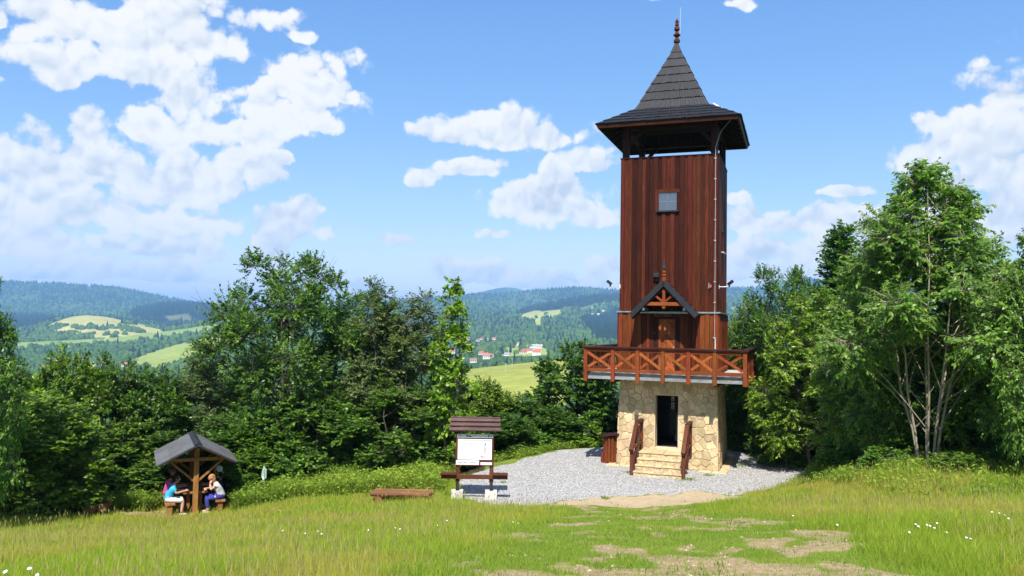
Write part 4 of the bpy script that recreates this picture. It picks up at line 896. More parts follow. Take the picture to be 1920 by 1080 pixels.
# ------------------------------------------------------------------ things on the pad
def build_bin():
    x, y = 4.20, 33.45; z = gz1(x, y)
    o = empty('litter_bin', (x, y, z), -0.3, 'red-brown wooden stave litter bin with slanted lid left of the tower', 'bin')
    m = MB(); m.lathe([(.235, .02), (.235, 1.0)], 12); m.build('liner', M['black'], o)
    for k in range(11):
        a = 2 * math.pi * k / 11; s = MB(); s.tube([(.255 * math.cos(a), .255 * math.sin(a), -.04), (.255 * math.cos(a), .255 * math.sin(a), 1.06 + .07 * math.cos(a))], .068, 8); s.build('stave', M['bin'], o, smooth=False)
    m = MB(); m.add([(-.40, -.40, 1.07), (.40, -.40, 1.19), (.40, .40, 1.19), (-.40, .40, 1.07), (-.40, -.40, 1.13), (.40, -.40, 1.25), (.40, .40, 1.25), (-.40, .40, 1.13)], [(0, 3, 2, 1), (4, 5, 6, 7), (0, 1, 5, 4), (1, 2, 6, 5), (2, 3, 7, 6), (3, 0, 4, 7)]); m.build('lid', M['cap'], o)
    m = MB(); m.tube([(-.33, -.12, -.05), (-.33, -.12, .42)], .062, 8); m.build('stave', M['bin'], o)
build_bin()

def build_board():
    X, Y = -1.11, 26.22; z = gz1(X, Y)
    o = empty('information_board', (X, Y, 0), 0.02, 'roofed brown information board with printed white panel on concrete feet', 'signboard')
    for s in (-1, 1):
        bl = box('concrete_foot', M['concrete'], o, s * .545 - .19, s * .545 + .19, -.19, .18, -.35, .24, .012)
        box('steel_shoe', M['black'], o, s * .545 - .052, s * .545 + .052, -.062, .062, .24, .52)
        box('post', M['board_wood'], o, s * .545 - .065, s * .545 + .065, -.055, .075, .50, 2.32, .01)
        m = MB(); m.beam((s * .545, -.16, 2.14), (s * .545, .08, 2.44), .07, .07); m.build('roof_bracket', M['board_wood'], o)
    box('shelf_beam', M['board_wood_x'], o, -1.07, 1.07, -.125, -.058, .62, .76, .008)
    for s in (-1, 1):
        for j in range(2): box('shelf_plank', M['board_wood_x'], o, s * .83 - .25, s * .83 + .25, -.22 + j * .17, -.06 + j * .17, .765, .80)
    for j in range(3):                         # tilted roof planks lapping over each other
        y0, z0 = -.24 + j * .12, 2.19 + j * .135
        m = MB(); m.beam((-.83 + .012 * j, y0 + .07, z0 + .04), (.83 - .012 * j, y0 + .07, z0 + .04), .205, .035, (0, -.42, .9)); m.build('roof_plank', M['board_roof'], o)
    m = MB(); m.beam((-.8, .16, 2.545), (.8, .16, 2.545), .12, .03, (0, .5, .86)); m.build('roof_plank', M['board_roof'], o)
    m = MB(); m.beam((-.8, .30, 2.45), (.8, .30, 2.45), .20, .03, (0, .6, .8)); m.build('roof_plank', M['board_roof'], o)
    pn = box('panel', M['board_wood_x'], o, -.60, .60, -.088, -.058, 1.04, 2.06)
    # prints: each sheet sits 2 mm proud of what it is stuck on
    def pr(name, mat, x0, x1, z0, z1, y=-.092): return box(name, mat, pn, x0, x1, y, y + .004, z0, z1)
    pr('header_strip', M['paper'], -.585, .585, 1.945, 2.05); pr('text_sheet', M['paper'], -.55, .545, 1.24, 1.895); pr('title_strip', M['paper'], -.60, .14, 1.075, 1.215); pr('footer_strip', M['paper'], .19, .555, 1.075, 1.155)
    def ink(name, mat, rects, y=-.0945):
        m = MB()
        for x0, x1, z0, z1 in rects: m.add([(x0, y, z0), (x1, y, z0), (x1, y, z1), (x0, y, z1)], [(0, 1, 2, 3)])
        o_ = m.build(name, mat, pn)
        if len(rects) > 1: tag(o_, kind='stuff')
    rg = random.Random(2)
    def words(x0, x1, z, h, lo=.015, hi=.05, gap=.01):
        r = []; x = x0
        while x < x1: w = rg.uniform(lo, hi); r.append((x, min(x + w, x1), z, z + h)); x += w + gap
        return r
    L = []
    for za, n in ((1.80, 6), (1.67, 5), (1.54, 9)):
        for i in range(n): L += words(-.50, .07 if i < n - 1 else rg.uniform(-.2, 0), za - i * .021, .008)
    L += words(-.48, .05, 1.305, .006)
    ink('printed_text', M['ink'], L); ink('heading_rule', M['ink_cyan'], [(-.53, .52, 1.852, 1.872)])
    ink('title_lettering', M['ink_dark'], words(-.53, -.38, 1.125, .026, .010, .018, .005) + words(-.36, -.235, 1.125, .026, .012, .022, .005) + [(-.215, -.20, 1.125, 1.155)] + words(-.165, .03, 1.125, .03, .012, .026, .007))
    ink('footer_lettering', M['ink'], words(.24, .50, 1.112, .010))
    ink('emblem_blue', M['ink_blue'], [(-.22, -.12, 1.962, 2.01)]); ink('emblem_cyan', M['ink_cyan'], [(-.51, -.46, 2.0, 2.035), (-.485, -.465, 1.97, 2.0), (.50, .55, 1.965, 2.025)]); ink('emblem_red', M['ink_red'], [(-.545, -.52, 2.005, 2.03)])
    m = MB()
    for cx in (-.255, .44): m.add([(cx - .025, -.0947, 2.03), (cx + .025, -.0947, 2.03), (cx + .025, -.0947, 1.99), (cx, -.0947, 1.955), (cx - .025, -.0947, 1.99)], [(0, 4, 3, 2, 1)])
    m.build('emblem_shield', M['ink_dark'], pn); ink('header_lettering', M['ink'], words(-.43, -.29, 1.985, .008) + words(-.09, .09, 2.0, .012) + words(.11, .40, 1.985, .010))
    # printed drawing of the tower
    d = MB(); y = -.0946
    d.add([(.30, y, 1.71), (.36, y, 1.71), (.33, y, 1.80)], [(0, 1, 2)]); d.add([(.275, y, 1.695), (.385, y, 1.695), (.36, y, 1.712), (.30, y, 1.712)], [(0, 1, 2, 3)]); d.add([(.328, y, 1.80), (.332, y, 1.80), (.332, y, 1.85), (.328, y, 1.85)], [(0, 1, 2, 3)])
    for x0, x1, z0, z1 in ((.285, .29, 1.45, 1.685), (.37, .375, 1.45, 1.685), (.255, .405, 1.425, 1.438), (.30, .345, 1.31, 1.34), (.32, .335, 1.31, 1.40), (.19, .47, 1.285, 1.29)): d.add([(x0, y, z0), (x1, y, z0), (x1, y, z1), (x0, y, z1)], [(0, 1, 2, 3)])
    d.add([(.40, y, 1.31), (.42, y, 1.31), (.475, y, 1.37), (.465, y, 1.38)], [(0, 1, 2, 3)]); d.build('printed_drawing', M['ink'], pn)
    ink('printed_drawing', M['ink_red'], [(.305, .32, 1.47, 1.66), (.335, .355, 1.50, 1.64), (.30, .36, 1.455, 1.468), (.20, .25, 1.33, 1.375), (.225, .28, 1.305, 1.33)])
build_board()

def build_logs():
    x, y = -3.42, 25.9; z = gz1(x, y)
    o = empty('log_bench', (x, y, z - .12), -0.03, 'long low log bench half hidden in grass left of the information board', 'bench')
    rg = random.Random(4)
    for j in range(3):
        pts = [(-.95 + .05 * j + i * .31, -.14 + j * .15 + rg.uniform(-.01, .01), .36 + .01 * j + rg.uniform(-.008, .008)) for i in range(7)]
        m = MB(); m.tube(pts, [.085 + rg.uniform(-.008, .008) for _ in pts], 10); m.build('seat_log', M['log'], o)
    for xx in (-.68, .55): m = MB(); m.tube([(xx, -.24, .17), (xx, .26, .17)], .11, 10); m.build('support_log', M['log_y'], o)
    x, y = -13.38, 26.6; z = gz1(x, y)
    o = empty('stump_seat', (x, y, z), 0.2, 'short pair of sawn log seats in the grass left of the shelter', 'seat')
    for xx in (-.15, .14): m = MB(); m.tube([(xx, -.28, .26), (xx, .5, .26)], .135, 11); m.build('seat_log', M['log_y'], o)
    box('support_block', M['log'], o, -.26, .26, -.1, .1, -.2, .15)
build_logs()

# ------------------------------------------------------------------ picnic shelter
PX0, PY0, PRZ = -10.71, 27.8, math.radians(25.3); PZ = gz1(PX0, PY0); PZ = min(PZ, -1.0)
def ploc(x, y, z): c, s = math.cos(PRZ), math.sin(PRZ); return (PX0 + c * x - s * y, PY0 + s * x + c * y, PZ + z)
def build_shelter():
    o = empty('picnic_shelter', (PX0, PY0, PZ), PRZ, 'small open timber picnic shelter with grey gabled roof on posts', 'shelter')
    for y in (0.0, 2.15): box('post', M['pine'], o, -.085, .085, y - .085, y + .085, -.3, 2.20, .01)
    ridge, ez, ex, y0, y1 = 2.44, 1.80, 1.24, -.55, 2.70
    for y in (0.0, 2.15):
        m = MB(); m.beam((-.95, y - .12, 1.88), (.95, y - .12, 1.88), .06, .11); m.build('tie_beam', M['pine'], o)
        for s in (-1, 1):
            m = MB(); m.beam((s * .05, y, 1.12), (s * .86, y, 1.84), .07, .09, (0, 1, 0)); m.build('brace', M['pine'], o)
            m = MB(); m.beam((0, y - .02, 2.33), (s * 1.18, y - .02, 1.73), .07, .10, (0, 1, 0)); m.build('rafter', M['pine'], o)
    for x, z in ((0, 2.26), (-.8, 1.96), (.8, 1.96)): m = MB(); m.beam((x, y0 + .1, z), (x, y1 - .1, z), .09, .10); m.build('purlin', M['pine_y'], o)
    for s in (-1, 1):
        A = Vector((0, 0, ridge)); B = Vector((s * ex, 0, ez)); d = (B - A); nr = Vector((s * abs(d.z), 0, abs(d.x))).normalized()
        m = MB(); m.add([A + Vector((0, y0, 0)), B + Vector((0, y0, 0)), B + Vector((0, y1, 0)), A + Vector((0, y1, 0))] + [q + Vector((0, yy, 0)) - nr * .04 for q, yy in ((A, y0), (B, y0), (B, y1), (A, y1))], [(0, 1, 2, 3), (4, 7, 6, 5), (0, 4, 5, 1), (1, 5, 6, 2), (2, 6, 7, 3)])
        m.build('roof_boarding', M['pine_y'], o)
        for i in range(3):                     # roof panels, three down the slope and three along it
            for j in range(3):
                t0, t1 = i / 3, (i + 1.06) / 3; ya, yb = y0 - .02 + (y1 - y0 + .04) * j / 3 + .014, y0 - .02 + (y1 - y0 + .04) * (j + 1) / 3 - .014
                a, b = A + d * t0, A + d * min(t1, 1.03); la, lb = nr * (.012 + .0 * i), nr * .034
                vs = [a + la + Vector((0, ya, 0)), b + lb + Vector((0, ya, 0)), b + lb + Vector((0, yb, 0)), a + la + Vector((0, yb, 0))]; vs += [v - nr * (.010 if q in (0, 3) else .030) for q, v in enumerate(vs)]
                MB().add(vs, [(0, 1, 2, 3), (4, 7, 6, 5), (0, 4, 5, 1), (1, 5, 6, 2), (2, 6, 7, 3), (3, 7, 4, 0)]).build('roof_panel', M['felt'], o)
        m = MB(); m.beam(A + Vector((0, y0 - .03, -.03)), B + Vector((0, y0 - .03, -.02)), .035, .11, (0, 1, 0)); m.build('barge_board', M['lead'], o)
    m = MB(); m.add([(-.13, y0 - .03, ridge - .03), (0, y0 - .03, ridge + .05), (.13, y0 - .03, ridge - .03), (-.13, y1 + .03, ridge - .03), (0, y1 + .03, ridge + .05), (.13, y1 + .03, ridge - .03)], [(0, 1, 4, 3), (1, 2, 5, 4)]); m.build('ridge_cap', M['lead'], o)
    t = empty('picnic_table', ploc(0, .12, 0), PRZ, 'plank picnic table under the shelter roof', 'table')
    for i in range(4): box('top_plank', M['pine_y'], t, -.40 + i * .2 + .004, -.20 + i * .2 - .004, 0.02, 1.85, .68, .74, .008)
    for y in (.3, 1.5):
        for x in (-.2, .2): box('leg', M['pine'], t, x - .05, x + .05, y - .05, y + .05, -.25, .60)
        box('cross_beam', M['pine'], t, -.36, .36, y - .05, y + .05, .602, .678)
    for s in (-1, 1):
        b = empty('bench', ploc(s * .80, -.22, 0), PRZ, 'plank bench on the %s side of the picnic table' % ('left' if s < 0 else 'right'), 'bench')
        for i in range(2): box('seat_plank', M['pine_y'], b, -.16 + i * .165, -.005 + i * .165, 0.0, 1.9, .40, .46, .008)
        for y in (.12, 1.7): box('leg', M['pine'], b, -.08, .08, y - .06, y + .06, -.25, .398)
build_shelter()

# ------------------------------------------------------------------ people at the table
def skin_body(name, mat, parent, chains, root, sub=1):
    """chains: lists of ((x,y,z), r); equal points are shared; one continuous skin"""
    vs, rs, es, key = [], [], [], {}
    def vid(p, r):
        k = tuple(round(c, 4) for c in p)
        if k not in key: key[k] = len(vs); vs.append(p); rs.append(r)
        return key[k]
    for ch in chains:
        ids = [vid(p, r) for p, r in ch]; es += list(zip(ids[:-1], ids[1:]))
    me = bpy.data.meshes.new(name); me.from_pydata(vs, es, []); o = link_mesh(name, me, mat, parent)
    md = o.modifiers.new('skin', 'SKIN'); md.use_smooth_shade = True
    ly = me.skin_vertices[0].data
    for i, r in enumerate(rs): rr = r if hasattr(r, '__len__') else (r, r); ly[i].radius = rr; ly[i].use_root = (i == root)
    sb = o.modifiers.new('subdivision', 'SUBSURF'); sb.levels = sub; sb.render_levels = sub
    return o
def ellipsoid(m, c, r, nu=12, nv=8, R=None, f=None):
    vs = []
    for j in range(nv + 1):
        ph = math.pi * j / nv
        for i in range(nu):
            th = 2 * math.pi * i / nu; v = Vector((math.sin(ph) * math.cos(th), math.sin(ph) * math.sin(th), math.cos(ph)))
            if f: v = f(v)
            v = Vector((v.x * r[0], v.y * r[1], v.z * r[2]))
            if R: v = R @ v
            vs.append(Vector(c) + v)
    m.add(vs, [(j * nu + i, (j + 1) * nu + i, (j + 1) * nu + (i + 1) % nu, j * nu + (i + 1) % nu) for j in range(nv) for i in range(nu)])
def person(label, x, y, facing, shirt, pants, hair, head_dx=0.16, head_z=1.16, pose='rest', shorts=False, hat=False, lean=0.10, longhair=False, sleeve=True):
    """sitting figure in the shelter's frame; facing +1 looks to +x"""
    o = empty('person', ploc(x, y, 0), PRZ + (0 if facing > 0 else math.pi), label, 'person')
    hip, ch, nk = (0, 0, .56), (lean * .6, 0, .83), (lean + .03, 0, 1.00)
    hd = (head_dx, 0, head_z)
    L = lambda s: dict(hipj=(.02, s * .10, .53), knee=(.44, s * .12, .50), ank=(.40, s * .12, .09), toe=(.55, s * .13, .04), sh=(lean + .0, s * .19, .95))
    arms = {}
    for s in (-1, 1):
        if pose == 'rest': arms[s] = ((.24 + .02 * s, s * .24, .76), (.50, s * .07, .79), (.57, s * .03, .79))
        else: arms[s] = ((.34, s * .17, .78), (.36 if s > 0 else .30, s * .06, .97) if s > 0 else (.52, s * .02, .80), (.33, s * .05, 1.04) if s > 0 else (.50, .09, .80))
    body = [[(hip, (.14, .11)), ((lean * .3, 0, .70), (.135, .10)), (ch, (.155, .105)), (nk, .055), ((nk[0] + (hd[0] - nk[0]) * .5, 0, nk[2] + .06), .05)]]
    for s in (-1, 1):
        q = L(s); e, w, h = arms[s]
        body += [[(hip, .14), (q['hipj'], .095), (q['knee'], .062), ((.43, s * .12, .34), .056), (q['ank'], .04)], [(ch, .155), (q['sh'], .058), (e, .042), (w, .03)]]
    b = skin_body('body', M['skin'], o, body, 0)
    # head with face, ears, hair
    m = MB(); ellipsoid(m, hd, (.10, .078, .125), 12, 9, f=lambda v: Vector((v.x * (1.0 if v.z > -.2 else 1 + .25 * v.z * .6), v.y * (1 if v.z > -.3 else .85), v.z)))
    m.add([(hd[0] + .092, -.016, hd[2] - .02), (hd[0] + .092, .016, hd[2] - .02), (hd[0] + .126, 0, hd[2] - .025), (hd[0] + .094, 0, hd[2] + .035)], [(0, 2, 3), (2, 1, 3), (0, 1, 2)])
    for s in (-1, 1): ellipsoid(m, (hd[0] - .005, s * .08, hd[2] - .005), (.022, .012, .032), 6, 4)
    h = m.build('head', M['skin'], o, smooth=True)
    for s in (-1, 1): q = MB(); ellipsoid(q, (hd[0] + .088, s * .03, hd[2] + .012), (.012, .014, .008), 6, 4); q.build('eye', M['black'], h)
    q = MB(); ellipsoid(q, (hd[0] + .088, 0, hd[2] - .058), (.012, .024, .006), 6, 4); q.build('mouth', M['ink_red'], h)
    q = MB(); R = Matrix.Rotation(-.5, 3, 'Y'); ellipsoid(q, (hd[0] - .018, 0, hd[2] + .022), (.105, .09, .125), 12, 9, R)
    if longhair: ellipsoid(q, (hd[0] - .075, 0, hd[2] - .06), (.065, .085, .13), 10, 7)
    q.build('hair', M[hair], h, smooth=True)
    if hat:
        q = MB(); R = Matrix.Rotation(-.75, 3, 'Y'); ellipsoid(q, (hd[0] - .05, 0, hd[2] + .06), (.125, .12, .12), 12, 7, R); ellipsoid(q, (hd[0] - .06, 0, hd[2] + .05), (.24, .22, .02), 14, 4, R); q.build('hat', M['hat'], o, smooth=True)
    # hands: palm and five fingers each
    for s in (-1, 1):
        e, w, hh = arms[s]; W, Hn = Vector(w), Vector(hh); d = (Hn - W).normalized(); sd = d.cross(Vector((0, 0, 1))); sd = sd.normalized() if sd.length > .1 else Vector((0, 1, 0)); up = sd.cross(d)
        q = MB(); q.tube([W - d * .02, W + d * .04, W + d * .085], [.026, .036, .034], 8)
        for k, ln in enumerate((.060, .072, .068, .052)):
            b0 = W + d * .075 + sd * (.027 - .018 * k); q.tube([b0, b0 + d * ln * .5 - up * .006, b0 + d * ln * .8 - up * .03], [.010, .009, .007], 6)
        b0 = W + d * .02 + sd * (.034 * s); q.tube([b0, b0 + d * .03 + sd * (.018 * s) - up * .01, b0 + d * .055 + sd * (.012 * s) - up * .022], [.012, .010, .008], 6)
        q.build('hand', M['skin'], o, smooth=True)
        f = L(s); q = MB(); A, T = Vector(f['ank']), Vector(f['toe']); q.tube([A + Vector((-.06, 0, -.05)), A + Vector((.03, 0, -.045)), T + Vector((-.03, 0, 0)), T + Vector((.03, 0, 0))], [.035, .048, .042, .025], 8); q.build('shoe', M['shoe'], o, smooth=True)
    # clothes
    top = [[((-.01, 0, .49), (.175, .15)), ((0, 0, .57), (.172, .145)), ((lean * .3, 0, .70), (.172, .14)), (ch, (.19, .14)), ((nk[0] - .01, 0, nk[2] - .03), (.10, .09))]]
    for s in (-1, 1):
        e = Vector(arms[s][0]); sh = Vector(L(s)['sh']); top += [[(ch, .19), (tuple(sh), .072)] + ([(tuple(sh.lerp(e, .55)), .064), (tuple(sh.lerp(e, .72)), .062)] if sleeve else [(tuple(sh.lerp(e, .15)), .062)])]
    skin_body('shirt', M[shirt], o, top, 0)
    bt = [[((0, 0, .62), (.155, .125)), (hip, (.17, .14))]]
    for s in (-1, 1):
        q = L(s); c = [(hip, .165), (q['hipj'], .112), (tuple(Vector(q['hipj']).lerp(Vector(q['knee']), .8)), .088)]
        if shorts: c += [((.47, s * .12, .48), .080)]
        else: c += [(q['knee'], .078), ((.43, s * .12, .34), .070), ((.41, s * .12, .18), .062)]
        bt.append(c)
    skin_body('trousers' if not shorts else 'shorts', M[pants], o, bt, 0)
    o.scale = (1.06, 1.06, 1.04); return o
person('seated person in blue tee and white shorts, elbows on the picnic table', -.86, .06, 1, 'tee_blue', 'shorts', 'hair_dark', shorts=True, lean=.14, head_dx=.24, head_z=1.17)
person('seated person with blond hair in white top and blue trousers resting chin on hand', .84, .04, -1, 'top_white', 'trousers', 'hair_blond', pose='chin', lean=.18, head_dx=.32, head_z=1.16, longhair=True, sleeve=False)
person('person in magenta shirt sitting behind the blue-shirted person on the bench', -.86, .95, 1, 'pink', 'dark_cloth', 'hair_grey', lean=.06, head_dx=.15, head_z=1.27)
person('person with pale sun hat in dark clothes sitting behind the blond person', .88, .95, -1, 'dark_cloth', 'dark_cloth', 'hair_dark', lean=.05, head_dx=.10, head_z=1.22, hat=True)

# ------------------------------------------------------------------ trees and shrubs
def tube_np(P, R, n=5):
    """P (k,3) path, R radii -> verts, quads"""
    P = np.asarray(P, float); k = len(P); d = np.gradient(P, axis=0); d /= np.linalg.norm(d, axis=1)[:, None] + 1e-9
    ref = np.where(np.abs(d[:, 2:3]) > .9, np.array([[1., 0, 0]]), np.array([[0, 0, 1.]])); a = np.cross(d, ref); a /= np.linalg.norm(a, axis=1)[:, None] + 1e-9; b = np.cross(d, a)
    th = np.arange(n) * 2 * np.pi / n; V = P[:, None] + (a[:, None] * np.cos(th)[None, :, None] + b[:, None] * np.sin(th)[None, :, None]) * np.asarray(R)[:, None, None]
    i = np.arange(k - 1)[:, None] * n; s = np.arange(n)[None]; s2 = (s + 1) % n
    return V.reshape(-1, 3), np.stack([i + s, i + s2, i + n + s2, i + n + s], -1).reshape(-1, 4)
class Proto: pass
def make_tree(name, seed, h=6.0, w=4.0, cz=0.55, rz=0.5, stems=1, spread=0.3, lobes=22, lobe_r=(0.22, 0.36), twigs=1500, lpt=14, leaf=(0.15, 0.085), twig_l=(0.35, 0.7), droop=0.0, flatten=0.6, base_r=0.13, leafmat='leaf', bark='bark', shape='round', out_bias=0.5, low=0.12, bare=0):
    """skeleton: stems > limbs to lobes > twigs carrying leaves; leaves one crown mesh, wood one trunk mesh"""
    rg = np.random.default_rng(seed); R = w / 2; VT, FT, nv = [], [], 0
    def add(P, rad, n=5):
        nonlocal nv; V, Fq = tube_np(P, rad, n); VT.append(V); FT.append(Fq + nv); nv += len(V)
    def env(zf):                                  # crown half-width at height fraction
        if shape == 'cone': return np.clip((1 - zf) ** 0.58 * 1.0, 0, 1) * (np.clip((zf - low) / .12, 0, 1) ** .5)
        if shape == 'egg': return np.sqrt(np.clip(1 - ((zf - .45) / .56) ** 2, 0, 1)) * (0.55 + .45 * np.clip((1 - zf) / .5, 0, 1))
        if shape == 'bush': return np.sqrt(np.clip(1 - ((zf - .36) / .66) ** 2, 0, 1))
        return np.sqrt(np.clip(1 - ((zf - cz) / rz) ** 2, 0, 1))
    # stems
    S = []
    for i in range(stems):
        a = 2 * np.pi * i / stems + rg.uniform(-.4, .4); b = np.array([np.cos(a), np.sin(a), 0]) * (0.16 * (stems > 1)); top = np.array([np.cos(a) * spread * R, np.sin(a) * spread * R, 0]) * (stems > 1) + np.array([rg.uniform(-.12, .12) * R, rg.uniform(-.12, .12) * R, h * rg.uniform(.78, .92)])
        t = np.linspace(0, 1, 8)[:, None]; P = b * (1 - t) + top * t; P[:, :2] += (rg.normal(0, .05, (8, 2)) * h * .12) * np.sin(t * np.pi); P[0, 2] = -.4; lim = np.maximum(env(np.clip(P[:, 2] / h, 0, 1)), env(np.full(8, .5)) * (P[:, 2] < .5 * h)) * R * .55 + .02; rad_ = np.hypot(P[:, 0], P[:, 1]) + 1e-6; P[:, :2] *= np.minimum(1, lim / rad_)[:, None]
        rr = base_r / max(1, stems) ** .35 * (1 - np.linspace(0, 1, 8) * .85); add(P, rr, 7); S.append((P, rr))
    # lobes
    LB = []
    for i in range(lobes):
        zf = low + (0.97 - low) * ((i + rg.random()) / lobes); e = env(zf); a = i * 2.39996 + rg.uniform(-.5, .5); rr = np.sqrt(rg.uniform(.18, 1.0))
        lr = rg.uniform(*lobe_r) * R * (0.65 + .35 * e) * (.75 if zf > .85 else 1)
        r_ = max(0, e * R * rr - lr * .45); c = np.array([np.cos(a) * r_, np.sin(a) * r_, zf * h - .3 * lr]); c[2] = min(c[2], h - lr * .8); LB.append((c, lr))
        P0, rr0 = S[i % stems]; tz = np.clip(c[2] - .55 * r_ - .2 * h * .3, .12 * h, .9 * h); k = np.argmin(np.abs(P0[:, 2] - tz)); p0 = P0[k]
        t = np.linspace(0, 1, 5)[:, None]; P = p0 * (1 - t) + c * t; P[:, 2] += np.sin(t[:, 0] * np.pi) * .08 * r_ + rg.normal(0, .03, 5); add(P, np.linspace(max(.018, rr0[k] * .5), .010, 5), 5)
    for i in range(bare):                         # dead twigs poking out of the crown
        c, lr = LB[rg.integers(lobes // 3, lobes)]; dd = np.array([c[0], c[1], 0]) / (np.hypot(c[0], c[1]) + 1e-6) * rg.uniform(.2, 1) + np.array([rg.normal(0, .3), rg.normal(0, .3), rg.uniform(.3, 1.1)]); dd /= np.linalg.norm(dd); L_ = lr * rg.uniform(1.2, 2.0); P = c + dd * np.linspace(0, L_, 5)[:, None]; P[1:] += rg.normal(0, .05, (4, 3)); add(P, np.linspace(.012, .004, 5), 4)
        for j in (2, 3): e_ = P[j] + (dd + rg.normal(0, .6, 3)) * L_ * .3; add(np.array([P[j], (P[j] + e_) / 2, e_]), [.006, .005, .003], 4)
    wts = np.array([l[1] ** 2 for l in LB]); wts /= wts.sum(); which = rg.choice(lobes, twigs, p=wts)
    C = np.array([l[0] for l in LB])[which]; LR = np.array([l[1] for l in LB])[which]
    d = rg.normal(0, 1, (twigs, 3)); d /= np.linalg.norm(d, axis=1)[:, None]; d[:, 2] *= flatten; d[:, 2] += .12
    outw = C.copy(); outw[:, 2] -= h * .45; outw /= np.linalg.norm(outw, axis=1)[:, None] + 1e-6
    d = d + outw * out_bias * rg.random((twigs, 1)); d /= np.linalg.norm(d, axis=1)[:, None]
    st = C + d * (LR * rg.uniform(.25, .8, twigs))[:, None]; tl = rg.uniform(*twig_l, twigs) * np.clip(LR / .9, .6, 1.2)
    td = d.copy(); td[:, 2] += rg.normal(.05, .25, twigs) - droop; td /= np.linalg.norm(td, axis=1)[:, None]
    tb = np.clip(rg.normal(.5, .24, twigs), 0, 1)                         # tone of the twig
    # twig wood as thin 3-sided prisms
    e = st + td * tl[:, None]; pp = np.cross(td, np.array([0, 0, 1.0])); pp /= np.linalg.norm(pp, axis=1)[:, None] + 1e-6; q = np.cross(td, pp)
    base = st - td * (LR * .25)[:, None]
    tv = np.stack([base + pp * .009, base - pp * .005 + q * .008, base - pp * .005 - q * .008, e + pp * .003, e - pp * .002 + q * .003, e - pp * .002 - q * .003], 1).reshape(-1, 3)
    i6 = (np.arange(twigs) * 6)[:, None, None] + nv; tf = (np.array([[0, 1, 4, 3], [1, 2, 5, 4], [2, 0, 3, 5]])[None] + i6).reshape(-1, 4); VT.append(tv); FT.append(tf); nv += len(tv)
    # leaves in alternate rows along each twig
    f = (np.arange(lpt) + .6)[None] / lpt + rg.uniform(-.04, .04, (twigs, lpt)); sg = np.where(np.arange(lpt) % 2 == 0, 1., -1.)[None] * np.ones((twigs, 1))
    c = st[:, None] + td[:, None] * (tl[:, None] * f)[..., None]; tip = td[:, None] * .55 + pp[:, None] * (sg * rg.uniform(.5, 1.0, (twigs, lpt)))[..., None] + rg.normal(0, .32, (twigs, lpt, 3)); tip[..., 2] -= droop * 1.1 + .12
    c = c.reshape(-1, 3); tip = tip.reshape(-1, 3); tip /= np.linalg.norm(tip, axis=1)[:, None]; n = len(c)
    nr = rg.normal(0, .55, (n, 3)) + np.array([0, 0, .75]) + np.repeat(outw, lpt, 0) * .45; nr -= tip * (nr * tip).sum(1)[:, None]; nr /= np.linalg.norm(nr, axis=1)[:, None] + 1e-6; sd = np.cross(nr, tip)
    Ls = leaf[0] * rg.uniform(.65, 1.25, n)[:, None]; Ws = leaf[1] * rg.uniform(.7, 1.2, n)[:, None]; c = c + tip * Ls * .5
    V = np.stack([c - tip * Ls * .5, c + sd * Ws * .5 - nr * Ws * .12 - tip * Ls * .06, c + tip * Ls * .5 - nr * Ls * .10, c - sd * Ws * .5 - nr * Ws * .12 - tip * Ls * .06], 1).reshape(-1, 3)
    Fc = (np.array([[0, 3, 2], [0, 2, 1]])[None] + (np.arange(n) * 4)[:, None, None]).reshape(-1, 3)
    rnd_ = np.clip(np.repeat(tb, lpt) + rg.normal(0, .16, n), 0, 1)
    p = Proto(); p.name = name; p.h = float(np.percentile(V[:, 2], 99.7)); p.w = w
    p.crown = fast_mesh('crown', V, Fc, {'rnd': ('POINT', 'FLOAT', np.repeat(rnd_, 4))}); p.crown.materials.append(M[leafmat])
    p.trunk = fast_mesh('trunk', np.concatenate(VT), np.concatenate(FT), flat=False); p.trunk.materials.append(M[bark]); return p
